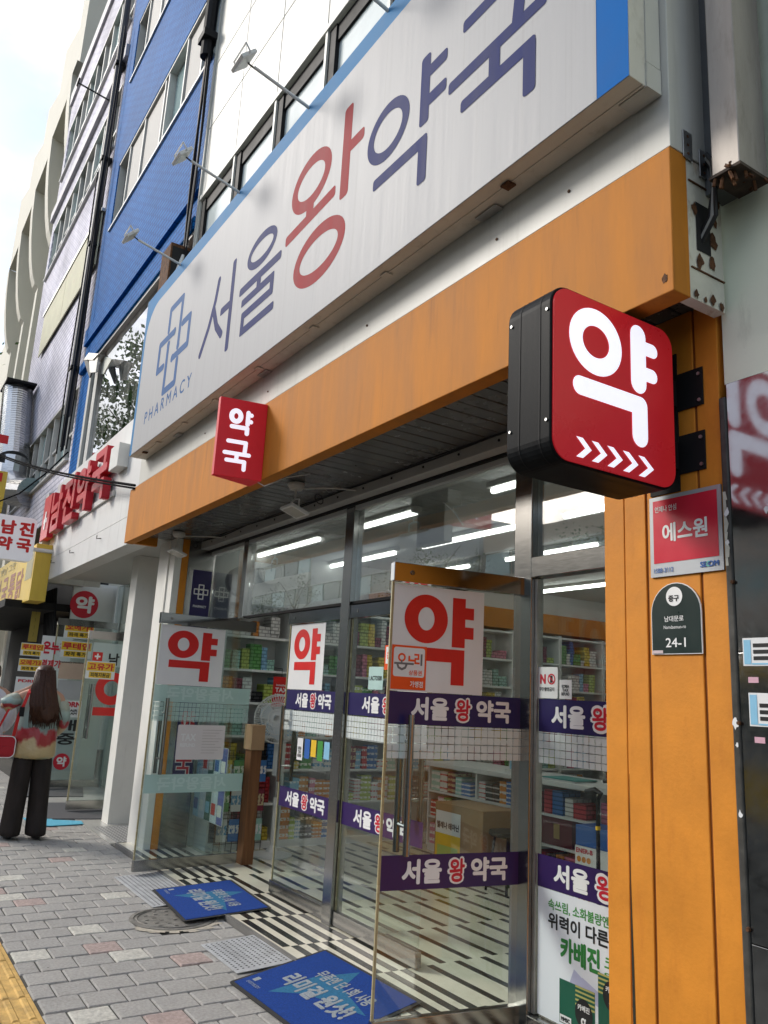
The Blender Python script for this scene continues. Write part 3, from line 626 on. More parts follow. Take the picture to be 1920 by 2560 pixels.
for q in range(2): poly('blister_print', flat('blister', (.45, .46, .62)), WIN, fr, [(-2.90 + q * .05, .30), (-2.75 + q * .05, .25), (-2.72 + q * .05, .30), (-2.87 + q * .05, .37 - q * .02)], l=.0026 + q * .0001)
# ------------------------------------------------------------------ interior of the pharmacy
struct('ceiling', M_ceil, MB().box(-7.98, -2.17, 2.985, 9.3, 2.992, 3.06))
struct('wall_left', M_inwall, MB().box(-8.05, -7.98, 2.985, 9.3, FZ, 3.05))
struct('wall_right', M_inwall, MB().box(-2.16, -2.06, 2.985, 9.3, FZ, 3.05))
struct('wall_back', M_inwall, MB().box(-8.05, -2.06, 9.3, 9.4, FZ, 3.05))
rows = [(3.48, (-7.95, -6.60)), (3.48, (-5.85, -4.78)), (3.48, (-4.12, -3.0)), (4.37, (-7.95, -6.65)), (4.37, (-6.17, -4.81)), (4.37, (-4.32, -3.0)), (5.35, (-7.9, -6.7)), (5.35, (-6.1, -4.9)), (7.2, (-7.5, -6.3)), (7.2, (-5.9, -4.7)), (8.6, (-7.4, -6.2))]
names = ['nearest the glass, far end', 'nearest the glass, in the middle', 'nearest the glass, near end', 'second row, far end', 'second row, in the middle', 'second row, near end', 'third row, far end', 'third row, in the middle', 'fourth row, far end', 'fourth row, in the middle', 'last row deep inside']
for (y, (a, b)), nm in zip(rows, names):
    t = thing('ceiling_light', ((a + b) / 2, y, 2.93), 'lit white tube lamp on the shop ceiling, ' + nm, 'lamp', 'tube lamps on the shop ceiling')
    box('housing', M_plast, t, a - .03, b + .03, y - .035, y + .035, 2.955, 2.992, bevel=.004)
    MB().tube([(a, y, 2.935), (b, y, 2.935)], .02, 10).build('tube', M_tube, t)
t = thing('ceiling_duct', (-4.6, 3.5, 2.6), 'white square ceiling cassette above the open glass door', 'air vent')
box('duct', M_plast, t, -4.84, -4.50, 3.36, 3.44, 2.62, 2.99, bevel=.006); box('collar', M_plast, t, -4.90, -4.44, 3.34, 3.46, 2.89, 2.991, bevel=.006)
box('sign_band', M_orange, bpy.data.objects['wall_left'], -7.97, -7.66, 4.9, 9.2, 2.44, 2.68)
# shelving along the far side wall
LEV = [.10, .45, .77, 1.09, 1.41, 1.73, 2.06, 2.40]
BAYS = [(3.06, 3.79), (3.80, 4.50), (4.51, 5.25), (5.26, 6.05), (6.06, 6.85), (6.86, 7.65), (7.66, 8.45), (8.46, 9.2)]
ORD = 'first second third fourth fifth sixth seventh eighth ninth tenth eleventh twelfth thirteenth fourteenth fifteenth sixteenth seventeenth eighteenth nineteenth twentieth'.split()
PAL = [('white', (.72, .73, .72), (.1, .3, .5)), ('white', (.72, .72, .70), (.6, .08, .08)), ('mint', (.35, .60, .52), (.8, .8, .8)), ('yellow', (.72, .55, .08), (.8, .8, .75)), ('red', (.5, .04, .05), (.8, .8, .8)), ('blue', (.05, .18, .48), (.8, .8, .8)), ('orange', (.65, .25, .04), (.8, .8, .75)), ('black', (.03, .03, .035), (.6, .6, .6)), ('green', (.12, .34, .10), (.8, .82, .7)), ('pink', (.65, .22, .32), (.85, .8, .8)), ('maroon', (.20, .02, .05), (.6, .5, .3)), ('light blue', (.25, .48, .68), (.85, .85, .85)), ('lime', (.45, .55, .12), (.85, .85, .8))]
PM = [product('carton_%d' % i, c, b, random.uniform(.2, .45), random.uniform(.6, .85)) for i, (n, c, b) in enumerate(PAL)]
cart_me = {}; CART = [0]; EXTRA = {}
def carton(w, d, h, pi_, loc, label, group, lim=290):
    k = (round(w, 3), round(d, 3), round(h, 3), pi_)
    if CART[0] >= lim:
        EXTRA.setdefault(pi_, MB()).box(loc[0] - d / 2, loc[0] + d / 2, loc[1] - w / 2, loc[1] + w / 2, loc[2], loc[2] + h); return
    if k not in cart_me:
        me = bpy.data.meshes.new('medicine_carton'); mb = MB().box(-d / 2, d / 2, -w / 2, w / 2, 0, h); me.from_pydata(mb.v, [], mb.f); me.materials.append(PM[pi_]); cart_me[k] = me
    o = bpy.data.objects.new('medicine_carton', cart_me[k]); link(o); o.location = loc; tag(o, label, 'carton', group); CART[0] += 1; return o
XF = -7.65
for bi, (ya, yb) in enumerate(BAYS):
    u = thing('shelf_unit', (-7.8, (ya + yb) / 2, FZ), 'white wall shelf unit full of cartons, %s bay from the street glass' % ORD[bi], 'shelf', 'white shelf units along the far side wall')
    for y in (ya, yb - .02): box('side_panel', M_shelf, u, -7.975, XF, y, y + .02, FZ, 2.42)
    for z in LEV: box('shelf_board', M_shelf, u, -7.975, XF + .002, ya + .021, yb - .021, z - .022, z)
    box('plinth', M_shelf, u, XF - .02, XF - .003, ya + .021, yb - .021, FZ, .077); box('back_panel', M_shelf, u, -7.976, -7.970, ya + .021, yb - .021, .1, 2.4)
    for li, z in enumerate(LEV[:-1]):
        if li == 0 and bi > 1: continue
        y = ya + .03; cap = LEV[li + 1] - z - .035; st = 0
        while y < yb - .06:
            w = random.choice((.06, .08, .10, .125)); h = random.choice((.035, .05, .06, .075)); d = random.uniform(.10, .2); p = random.choice((0, 1, 0, 1, 2, 3, 4, 5, 6, 7, 8, 9, 10, 11, 12))
            if y + w > yb - .025: break
            n = max(1, min(int(cap / (h + .001)), random.choice((2, 3, 4, 5, 6))))
            for q in range(n):
                lb = '%s carton, %s shelf up in the %s side bay, %s stack, %s up' % (PAL[p][0], ORD[li], ORD[bi], ORD[st], ORD[q])
                carton(w, d, h, p, (XF - .02 - d / 2 + random.uniform(-.012, .006), y + w / 2, z + .001 + q * (h + .0005)), lb, 'cartons on the side wall shelves', lim=(0, 70, 150, 215)[min(bi, 3)])
            y += w + random.choice((.004, .004, .006, .02)); st += 1
# island counter facing the street, open shelves under its top
u = thing('shop_counter', (-5.0, 5.5, FZ), 'white counter with open shelves of cartons facing the street', 'counter')
CX0, CX1, CYF = -7.15, -2.3, 5.25
box('counter_top', M_shelf, u, CX0 - .03, CX1, CYF - .03, 5.85, .855, .90, bevel=.006)
box('back_board', M_shelf, u, CX0, CX1, 5.60, 5.62, .05, .854)
for z in (.10, .37, .62): box('shelf_board', M_shelf, u, CX0, CX1, CYF, 5.599, z - .02, z)
box('plinth', M_shelf, u, CX0, CX1, CYF + .02, 5.59, FZ, .078)
CD = [-7.15, -6.38, -5.61, -4.84, -4.07, -3.30, -2.32]
for x in CD: box('divider', M_shelf, u, x, x + .02, CYF + .003, 5.598, .101, .853)
for ci, (xa, xb) in enumerate(zip(CD, CD[1:])):
    for li, z in ((2, .62), (1, .37), (0, .10)):
        x = xa + .035; st = 0
        while x < xb - .08:
            w = random.choice((.09, .12, .14)); h = random.choice((.04, .05, .065)); p = random.randrange(len(PAL)); d = .22
            if x + w > xb - .02: break
            if li == 1 and x < -5.1 and x + w > -5.5: x += .05; continue
            n = min(int(.20 / h), random.choice((3, 4, 5)))
            for q in range(n):
                lb = '%s carton, %s counter shelf, %s compartment, %s stack, %s up' % (PAL[p][0], ('lower', 'middle', 'upper')[li], ORD[ci], ORD[st], ORD[q])
                carton(d, w, h, p, (x + w / 2, CYF + .02 + d / 2, z + .001 + q * (h + .0005)), lb, 'cartons on the counter shelves', lim=300)
            x += w + random.choice((.005, .01, .03)); st += 1
for p, mb in EXTRA.items(): tag(mb.build('stacked_cartons', tiles('massed_%d' % p, PAL[p][1], tuple(x * .75 + .05 for x in PAL[p][1]), tuple(x * .45 for x in PAL[p][1]), .07, .035, rough=.4, msize=.16, axis='yz', bump=.1), None), '%s cartons massed on the shelves deep inside the shop' % PAL[p][0], None, None, 'stuff')
# things on and before the counter
u = thing('till_display', (-6.0, 5.45, .9), 'pale blue display stand on the counter top', 'display'); box('base', M_plast, u, -6.1, -5.9, 5.38, 5.52, .901, .92); box('holder', M_psky, u, -6.08, -5.92, 5.42, 5.46, .921, 1.06, bevel=.004)
u = thing('folder', (-5.3, 5.4, .9), 'teal folder lying on the counter top', 'folder'); box('cover', flat('teal', (.05, .30, .28)), u, -5.5, -5.1, 5.28, 5.55, .912, .92); box('pages', M_panelw, u, -5.49, -5.11, 5.285, 5.545, .901, .9118)
u = thing('desk_calendar', (-4.7, 5.5, .9), 'white tent calendar on the counter behind the window', 'calendar'); MB().prism([(-4.8, 5.44, .901), (-4.8, 5.56, .901), (-4.8, 5.5, 1.04)], (.22, 0, 0)).build('pages', M_panelw, u); box('spine', M_black, u, -4.8, -4.58, 5.495, 5.505, 1.038, 1.048)
u = thing('cardboard_box', (-6.0, 4.9, FZ), 'brown cardboard box with a yellow poster on its front', 'box')
box('carton_body', M_card, u, -6.3, -5.62, 4.72, 5.12, FZ + .001, .62, bevel=.006); frx = FRONT(0, 4.72, 0)
rect('poster', M_pyellow, u, frx, -6.28, .10, -5.92, .50, l=.002); rect('poster_head', M_panelw, u, frx, -6.28, .36, -5.92, .55, l=.003); text(u, '멜레나 테아닌', frx, -6.26, .40, -5.94, .46, M_pblack, .035, l=.004); rect('poster_print', flat('lime_print', (.35, .5, .12)), u, frx, -6.25, .13, -5.95, .26, l=.003)
SX_, SY_ = -5.36, 4.78
u = thing('stool', (SX_, SY_, FZ), 'black round stool standing before the counter', 'stool')
MB().lathe((SX_, SY_, 0), [(0, .46), (.15, .46), (.165, .475), (.16, .50), (0, .505)], 24).build('seat', M_black, u)
for a in range(4):
    c_, s_ = cos(pi / 4 + a * pi / 2), sin(pi / 4 + a * pi / 2); MB().tube([(SX_ + .11 * c_, SY_ + .11 * s_, .46), (SX_ + .18 * c_, SY_ + .18 * s_, FZ + .001)], .011, 8).build('leg', M_black, u)
MB().tube([(SX_ + .145 * cos(a * pi / 8), SY_ + .145 * sin(a * pi / 8), .25) for a in range(17)], .007, 6, cap=False).build('foot_ring', M_black, u)
for q, (x, y, h) in enumerate(((-3.26, 3.55, 1.04), (-3.19, 3.62, 1.10))):
    u = thing('walking_stick', (x, y, FZ), ('black walking stick with a curved grip behind the window', 'taller black walking stick beside the curved grip one')[q], 'walking stick')
    MB().tube([(x, y, FZ + .001), (x, y, h)], .011, 8).build('shaft', M_black, u); MB().tube([(x, y, h), (x + .02, y, h + .03), (x - .02, y, h + .045), (x - .09, y, h + .03)], [.012, .015, .016, .011], 8).build('grip', M_black, u)
    MB().lathe((x, y, h - .16), [(.0, 0), (.014, 0), (.014, .02), (0, .02)], 10).build('collar', M_pyellow, u)
for q in range(4):
    u = thing('supplement_box', (-4.6, 5.07, FZ), ('large cream supplement box on the floor stack behind the window, %s from the floor' % ORD[q]) if q < 3 else ('blue supplement box on the stack behind the window, %s from the floor' % ORD[q]), 'box', 'large boxes stacked behind the window')
    z = FZ + .001 + q * .152; bx = box('carton', M_panelw if q < 3 else M_pblue, u, -4.80 + .008 * q, -4.38 + .008 * q, 4.95, 5.19, z, z + .15, bevel=.004)
    if q < 3:
        f2 = FRONT(0, 4.95, 0); text(u, 'ENER-B', f2, -4.77, z + .10, -4.60, z + .135, M_pred2, .03, l=.002)
        for s in range(3): poly('orange_print', M_orange2, u, f2, ell(-4.74 + s * .05, z + .055, .022, .022, 14), l=.002 + s * .0004)
u = thing('gift_box', (-5.3, 5.35, .37), 'dark red gift box with a golden figure print in the counter shelf', 'box'); box('carton', flat('maroon_box', (.11, .012, .022)), u, -5.48, -5.12, 5.262, 5.45, .371, .60, bevel=.004); rect('golden_print', flat('gold_print', (.35, .24, .09)), u, FRONT(0, 5.262, 0), -5.33, .43, -5.26, .55, l=.002)
# by the open doorway
u = thing('wooden_post', (-7.03, 3.08, FZ), 'brown wooden post at the open doorway', 'post')
box('shaft', M_wood, u, -7.11, -6.98, 3.145, 3.25, FZ + .001, 1.0, bevel=.004); box('box_top', M_card, u, -7.13, -6.96, 3.13, 3.26, 1.001, 1.22, bevel=.004)
u = thing('standing_fan', (-7.32, 3.62, FZ), 'white pedestal fan standing in the doorway', 'fan')
fx, fy = -7.30, 3.58
MB().lathe((fx, fy, 0), [(0, FZ + .001), (.19, FZ + .001), (.19, FZ + .015), (.06, FZ + .04), (.03, .12), (0, .12)], 28).build('base', M_plast, u, smooth=False)
MB().tube([(fx, fy, .11), (fx, fy, .55)], .022, 12).build('pole', M_plast, u); MB().tube([(fx, fy, .55), (fx, fy, .75)], .012, 10).build('inner_pole', M_steel3, u)
MB().loft([[V((fx + sx * .045, fy + sy * .04, z)) for sx, sy in ((-1, -1), (1, -1), (1, 1), (-1, 1))] for z in (.74, .80, 1.05, 1.10)]).build('control_box', M_plast, u, bevel=.008)
HC = V((fx + .05, fy - .06, 1.27)); hd = V((.75, -.62, .1)).normalized(); ha = hd.cross(V((0, 0, 1))).normalized(); hb = ha.cross(hd)
MB().tube([HC - hd * .16, HC - hd * .12, HC - hd * .02], [.05, .075, .07], 16).build('motor', M_plast, u); MB().tube([HC - hd * .1 - V((0, 0, .18)), HC - hd * .1], .028, 10).build('neck', M_plast, u)
mb = MB()
for rr, dd in ((.23, 0), (.225, .05), (.225, -.05), (.15, .075), (.08, .08), (.15, -.075)): mb.tube([HC + hd * dd + (ha * cos(a * pi / 16) + hb * sin(a * pi / 16)) * rr for a in range(33)], .004, 5, cap=False)
for a in range(54):
    r_ = ha * cos(a * pi / 27) + hb * sin(a * pi / 27)
    for s in (1, -1): mb.tube([HC + hd * .082 * s + r_ * .03, HC + hd * .075 * s + r_ * .15, HC + hd * .05 * s + r_ * .225, HC + r_ * .23], .0028, 4)
o = mb.build('guard', M_plast, u); o['kind'] = 'stuff'
for a in range(3):
    an = a * 2 * pi / 3; r0 = ha * cos(an) + hb * sin(an); r1 = ha * cos(an + .9) + hb * sin(an + .9)
    MB().prism([HC + r0 * .04, HC + r0 * .19 - hd * .02, HC + (r0 + r1).normalized() * .2, HC + r1 * .17 + hd * .02, HC + r1 * .04], hd * .004).build('blade', surf('fan_blade', (.5, .56, .6), .3, var=.02), u)
u = thing('tax_refund_poster', (-7.0, 4.0, 1.3), 'red tax refund poster hanging behind the fan', 'poster'); fp = SIDE(-7.45, 0, 0)
rect('sheet', M_pred, u, fp, 3.53, 1.38, 3.715, 1.67, l=0, th=.003); text(u, 'TAX', fp, 3.555, 1.52, 3.69, 1.565, M_pwhite, .03, l=.002); text(u, 'REFUND', fp, 3.555, 1.475, 3.69, 1.505, M_pwhite, .03, l=.002); text(u, 'Immediate', fp, 3.565, 1.58, 3.68, 1.60, M_pwhite, .02, l=.002)
MB().tube([(-7.452, 3.62, 1.67), (-7.455, 3.62, 1.75), (-7.64, 3.62, 1.76)], .003, 5).build('hanger', M_black, u)
# wire rack with pouches left of the doorway
u = thing('wire_rack', (-7.6, 3.3, FZ), 'black wire rack hung with small pouches behind the open leaf', 'rack'); mb = MB()
for q in range(9): mb.tube([(-7.60, 3.12 + q * .06, FZ + .001), (-7.60, 3.12 + q * .06, .95)], .003, 5)
for q in range(9): mb.tube([(-7.599, 3.11, .1 + q * .1), (-7.599, 3.61, .1 + q * .1)], .003, 5)
o = mb.build('grid', M_black, u); o['kind'] = 'stuff'
for q in range(12):
    a, b = q % 4, q // 4; z = .12 + b * .27; y = 3.13 + a * .12
    rect('pouch', PM[(q * 5 + b) % len(PM)], u, SIDE(-7.58, 0, 0), y, z, y + .1, z + .2, l=0, th=.012)
# wall clock, small wall fan
u = thing('wall_clock', (-7.97, 3.6, 2.5), 'round wall clock above the side shelves', 'clock'); cc = gx(585 * 1.1573, 1235 * 1.1573, -7.94)
MB().lathe(cc, [(0, -.02), (.14, -.02), (.145, .0), (.145, .02), (.125, .025), (.125, .012), (0, .012)], 32, axis=0).build('case', M_plast, u); box('hand', M_black, u, cc.x + .014, cc.x + .018, cc.y - .004, cc.y + .004, cc.z, cc.z + .09)
u = thing('wall_fan', (-7.9, 3.1, 2.6), 'small round wall fan above the navy banner', 'fan'); cc = V((-7.72, 3.2, 2.60))
MB().lathe(cc, [(.12, -.06), (.15, -.05), (.155, 0), (.15, .05), (.12, .06), (.04, .06), (.04, -.06)], 24, axis=0).build('housing', M_plast, u)
for a in range(5): 
    an = a * 2 * pi / 5; MB().prism([cc + V((0, .03 * cos(an), .03 * sin(an))), cc + V((0, .12 * cos(an), .12 * sin(an))), cc + V((0, .11 * cos(an + .7), .11 * sin(an + .7)))], (.006, 0, 0)).build('blade', M_dark, u)
MB().tube([cc + V((-.05, 0, 0)), cc + V((-.25, 0, 0))], .02, 8).build('bracket', M_plast, u)
# poster stand behind the fixed pane
u = thing('advertising_poster', (-7.5, 2.99, .5), 'tall product poster in pale blue and pink strips behind the fixed pane', 'poster'); fp = FRONT(0, 2.985, 0)
rect('sheet', M_panelw, u, fp, -7.86, .33, -7.12, 1.0, l=0, th=.003)
for q, c in enumerate(((.35, .58, .75), (.62, .68, .80), (.02, .13, .10), (.68, .75, .82), (.05, .12, .42))):
    rect('strip', flat('poster_strip_%d' % q, c), u, fp, -7.86 + q * .148, .335, -7.86 + q * .148 + .14, .995, l=.001)
    for s in range(3): rect('pack_picture', (M_pblue, M_pwhite, M_psky, M_pred, M_panelw)[(q + s) % 5], u, fp, -7.85 + q * .148, .40 + s * .19, -7.85 + q * .148 + .1, .50 + s * .19, l=.002)
    for s in range(4): rect('print_line', M_pblue if q != 2 else M_panelw, u, fp, -7.85 + q * .148, .90 + s * .02, -7.85 + q * .148 + .1, .91 + s * .02, l=.002)

# ------------------------------------------------------------------ the big sign over the shop
G = thing('shop_sign', (-4.7, 2.0, 3.68), 'long white lightbox sign with blue and red lettering above the shop', 'sign')
SX0, SX1, SZ0, SZ1, SY = -7.76, -1.612, 3.683, 5.325, 1.935
box('cabinet', M_alum, G, SX0, SX1, SY + .006, 2.103, SZ0, SZ1, bevel=.003)
box('edge_trim', M_alum, G, SX0, SX1, SY + .075, SY + .082, SZ0 - .004, SZ0 - .0005)
box('end_trim', M_white, G, SX1 + .0005, SX1 + .006, SY + .09, 2.10, SZ0 + .10, SZ1)
box('corner_plate', M_white, G, SX1 - .12, SX1 + .008, SY + .088, 2.10, SZ0 - .006, SZ0 + .095)
fr = FRONT(0, SY + .006, 0)
rect('blue_border', M_signblue, G, fr, SX0, SZ0, SX1 - .15, SZ1, l=.002)
rect('blue_stripe', M_signblue2, G, fr, SX1 - .15, SZ0, SX1, SZ1, l=.003)
arc = [(-7.68 + .34 - .34 * cos(radians(a)), 4.875 + .31 * sin(radians(a))) for a in range(0, 91, 9)]
poly('white_face', M_signface, G, fr, [(-7.68, SZ0), (SX1 - .148, SZ0), (SX1 - .148, 5.185)] + arc[::-1], l=.004)
ik = Ink(fr, .0044)
# seoul
ik.line([(-5.66, 4.66), (-5.70, 4.50), (-5.80, 4.30), (-5.94, 4.12)], .065); ik.line([(-5.72, 4.43), (-5.62, 4.25), (-5.50, 4.14)], .065); ik.bar(-5.56, 4.34, -5.34, 4.34, .065, .6); ik.bar(-5.35, 4.70, -5.35, 3.95, .068, .6)
ik.ring(-4.84, 4.55, .25, .13, .062); ik.bar(-5.19, 4.345, -4.49, 4.345, .065, .6); ik.bar(-4.84, 4.345, -4.84, 4.24, .07)
ik.line([(-5.10, 4.235), (-4.61, 4.235), (-4.61, 4.125), (-5.08, 4.125), (-5.08, 4.0), (-4.58, 4.0)], .06, .5)
# pharmacy (last two syllables)
ik.ring(-3.22, 4.475, .205, .175, .065); ik.bar(-2.88, 4.70, -2.88, 4.295, .078, .5); ik.bar(-2.86, 4.585, -2.70, 4.585, .07, .5); ik.bar(-2.86, 4.415, -2.70, 4.415, .07, .5); ik.bar(-3.34, 4.20, -2.845, 4.20, .068, .5); ik.bar(-2.88, 4.22, -2.88, 3.965, .075, .5)
ik.bar(-2.58, 4.63, -2.13, 4.63, .068, .5); ik.bar(-2.165, 4.65, -2.20, 4.36, .072, .4); ik.bar(-2.68, 4.355, -2.02, 4.355, .066, .5); ik.bar(-2.345, 4.35, -2.345, 4.20, .075); ik.bar(-2.58, 4.19, -2.085, 4.19, .066, .5); ik.bar(-2.12, 4.21, -2.12, 3.955, .075, .5)
ik.build('lettering', M_signink, G)
ik = Ink(fr, .0044); ik.ring(-4.125, 4.68, .268, .195, .085); ik.bar(-4.11, 4.52, -4.11, 4.40, .1); ik.bar(-4.44, 4.395, -3.78, 4.43, .075, .6); ik.bar(-3.675, 4.935, -3.675, 4.32, .098, .5); ik.bar(-3.66, 4.635, -3.475, 4.635, .078, .6); ik.ring(-3.95, 4.095, .325, .192, .085); ik.build('lettering', M_signred, G)
ik = Ink(fr, .0044); w = .068
for P in ([(-6.90, 4.69), (-6.90, 4.90), (-6.57, 4.90), (-6.57, 4.43)], [(-6.50, 4.62), (-6.31, 4.62), (-6.31, 4.355), (-6.70, 4.355)], [(-6.55, 4.29), (-6.55, 4.08), (-6.86, 4.08), (-6.86, 4.54)], [(-6.95, 4.355), (-7.12, 4.355), (-7.12, 4.62), (-6.72, 4.62)]):
    ik.line(P, w); ik.pol(ell(*P[-1], .04, .04, 18)); ik.pol(ell(*P[0], .028, .028, 14))
ik.build('emblem', M_signink2, G)
text(G, 'PHARMACY', fr, -7.36, 3.905, -6.09, 4.025, M_signink2, .012, l=.0044, spacing=1.55)
for x in (-7.5, -7.1, -6.4, -5.7, -4.9, -4.1, -3.3, -2.35): MB().box(x, x + .05, SY + .055, SY + .10, SZ0 - .012, SZ0 - .0045).build('clip', M_rust if x in (-7.5, -2.35) else M_alum, G)
for x in (-6.8, -5.0, -2.6): box('bracket', M_steel3, G, x, x + .14, SY + .12, 2.104, SZ0 - .009, SZ0 - .005)
# arm lamps leaning out over the sign
for q, x in enumerate((-6.79, -5.42, -4.26, -3.30)):
    nm = ('first', 'second', 'third', 'fourth')[q]
    u = thing('sign_lamp', (x, SY, SZ1), 'white square flood lamp on a thin arm over the sign, %s from the emblem end' % nm, 'lamp', 'flood lamps over the sign')
    MB().tube([(x, SY + .05, SZ1 - .03), (x, SY - .02, SZ1 - .005), (x, SY - .40, SZ1 + .09)], .011, 10).build('arm', M_plast, u)
    MB().tube([(x - .01, SY - .39, SZ1 + .09), (x - .03, SY - .42, SZ1 + .12), (x, SY - .46, SZ1 + .115)], .006, 6).build('wire', M_black, u)
    hc = V((x - .0, SY - .47, SZ1 + .10)); a = V((1, 0, 0)); b = V((0, -.70, -.71)); n = a.cross(b)
    if n.z > 0: n = -n
    mb = MB(); mb.add([hc + a * sx * .085 + b * sy * .065 + n * sz for sz in (-.012, .012) for sy in (-1, 1) for sx in (-1, 1)], [(0, 2, 3, 1), (4, 5, 7, 6), (0, 1, 5, 4), (2, 6, 7, 3), (0, 4, 6, 2), (1, 3, 7, 5)]); mb.build('head', M_plast, u, bevel=.004)
    mb = MB(); mb.add([hc + a * sx * .07 + b * sy * .05 + n * .0125 for sx, sy in ((-1, -1), (1, -1), (1, 1), (-1, 1))], [(0, 1, 2, 3)]); mb.build('lens', surf('lamp_lens', (.50, .49, .42), .25, var=.1), u)
    mb = MB()
    for s in (-1, 1): mb.tube([hc + a * s * .085, hc + a * s * .098, hc + a * s * .098 - n * .055 - b * .01], .006, 6)
    mb.tube([hc - a * .098 - n * .055 - b * .01, hc + a * .098 - n * .055 - b * .01], .006, 6); mb.build('bracket', M_plast, u)
# small prism sign
u = thing('prism_sign', (-4.96, 2.0, 2.89), 'small red wedge sign with white letters on the orange band', 'sign'); z0, z1 = 2.888, 3.43
M_redsign = surf('lit_red_acrylic', (.50, .012, .02), .3, var=.08, scale=6, emit=.12); M_wsign = surf('lit_white_acrylic', (.80, .78, .88), .4, var=.02, emit=.42)
MB().prism([(-4.862, 2.097, z0), (-5.055, 2.097, z0), (-4.957, 1.78, z0), (-4.918, 1.78, z0)], (0, 0, z1 - z0)).build('cabinet', M_redsign, u, bevel=.002)
a, b = V((-4.918, 1.78, z0)), V((-4.862, 2.097, z0)); fr = Fr(a, b - a, (0, 0, 1)); L_ = (b - a).length
ik = Ink(fr, .002); yak(ik, .065, .295, .23, .475, .030, 1); guk(ik, .055, .055, .225, .255, .028, 1); ik.build('lettering', M_wsign, u)
MB().tube([(-4.9, 2.09, z0 - .002), (-4.86, 2.12, z0 - .03), (-4.80, 2.25, 2.93), (-4.75, 2.4, 2.975)], .004, 6).build('lead', M_plast, u)
# big projecting lightbox
u = thing('projecting_sign', (-1.85, 2.0, 2.28), 'large red square lightbox with one white mark and chevrons', 'sign'); SXF = -1.75
y0, y1, z0, z1 = 1.71, 2.315, 2.268, 2.875
pr = rrect(y0, z0, y1, z1, .075, 8)
MB().prism([(SXF - .21, y, z) for y, z in pr], (.205, 0, 0)).build('cabinet', M_blackgloss, u, bevel=.005)
pr2 = rrect(y0 + .008, z0 + .008, y1 - .008, z1 - .008, .068, 8)
poly('red_face', surf('lit_red_face', (.54, .016, .024), .28, var=.03, emit=.14), u, SIDE(SXF, 0, 0), pr2, l=.0005, th=.006)
for x in (-.055, -.15): 
    pr3 = rrect(y0 - .002, z0 - .002, y1 + .002, z1 + .002, .077, 8)
    mb = MB(); n = len(pr3); mb.add([(SXF + x + dx, y, z) for dx in (0, .004) for y, z in pr3], [(i, (i + 1) % n, n + (i + 1) % n, n + i) for i in range(n)]); mb.build('seam', M_black, u)
for zz in (2.40, 2.78):
    for x in (-.02, -.19): MB().lathe((SXF + x, y0 - .001, zz), [(0, -.004), (.005, -.004), (.005, .002), (0, .002)], 8, axis=1).build('screw', M_steel3, u)
fr = SIDE(SXF, 0, 0); fs = zoom(1240, 680, .3376)
def Q(x, y): p = gx(*fs(x, y), SXF); return (p.y, p.z)
M_litw = surf('lit_white_face', (.80, .79, .92), .4, var=.02, emit=.45)
ik = Ink(fr, .0025)
l, r, tp, bt = Q(538, 440), Q(927, 620), Q(690, 262), Q(770, 778)
ik.ring((l[0] + r[0]) / 2, (tp[1] + bt[1]) / 2, (r[0] - l[0]) / 2, (tp[1] - bt[1]) / 2, .062)
p1, p2 = Q(1050, 400), Q(1052, 900); wv = Q(1107, 500)[0] - Q(995, 450)[0]
ik.bar(Q(1050, 650)[0], p1[1], Q(1050, 650)[0], p2[1], wv, 1)
for yy in (585, 772): q1, q2 = Q(1080, yy - 25), Q(1190, yy + 25); zc_ = (q1[1] + q2[1]) / 2 ; ik.bar(Q(1050, 650)[0], zc_, q2[0], zc_, .052, 1)
q1, q2, q3 = Q(565, 830), Q(1105, 985), Q(1070, 1300)
zb_ = Q(600, 832)[1]; xr_ = Q(1062, 1100)[0]
ik.bar(q1[0], zb_, xr_ + wv / 2, zb_, .066, 1); ik.bar(xr_, zb_ + .033, xr_, q3[1], wv, 1)
ik.build('lettering', M_litw, u)
ik = Ink(fr, .0025)
for a in range(5):
    t_ = Q(590 + 115 * a, 1215 + 36 * a); m_ = Q(705 + 115 * a, 1325 + 36 * a); b_ = Q(590 + 116 * a, 1365 + 36 * a)
    yy, zt, zm, zb2 = t_[0], t_[1], m_[1], b_[1]; w_ = .030; dx = m_[0] - t_[0] - w_
    ik.pol([(yy, zt), (yy + w_, zt), (yy + w_ + dx, (zt + zb2) / 2), (yy + w_, zb2), (yy, zb2), (yy + dx, (zt + zb2) / 2)])
ik.build('chevrons', M_litw, u)
for z in (2.36, 2.60):
    box('mount_plate', M_black, u, -1.80, -1.69, CY - .006, CY - .0005, z, z + .145, bevel=.002); box('mount_arm', M_black, u, -1.92, -1.80, y1 - .01, CY - .001, z + .02, z + .12)
    for dz in (.02, .12): MB().lathe((-1.705, CY - .006, z + dz), [(0, -.005), (.007, -.005), (.007, .001), (0, .001)], 8, axis=1).build('bolt', M_steel3, u)
box('mount_plate', M_black, u, -1.93, -1.80, CY - .006, CY - .0005, 2.30, 2.83)
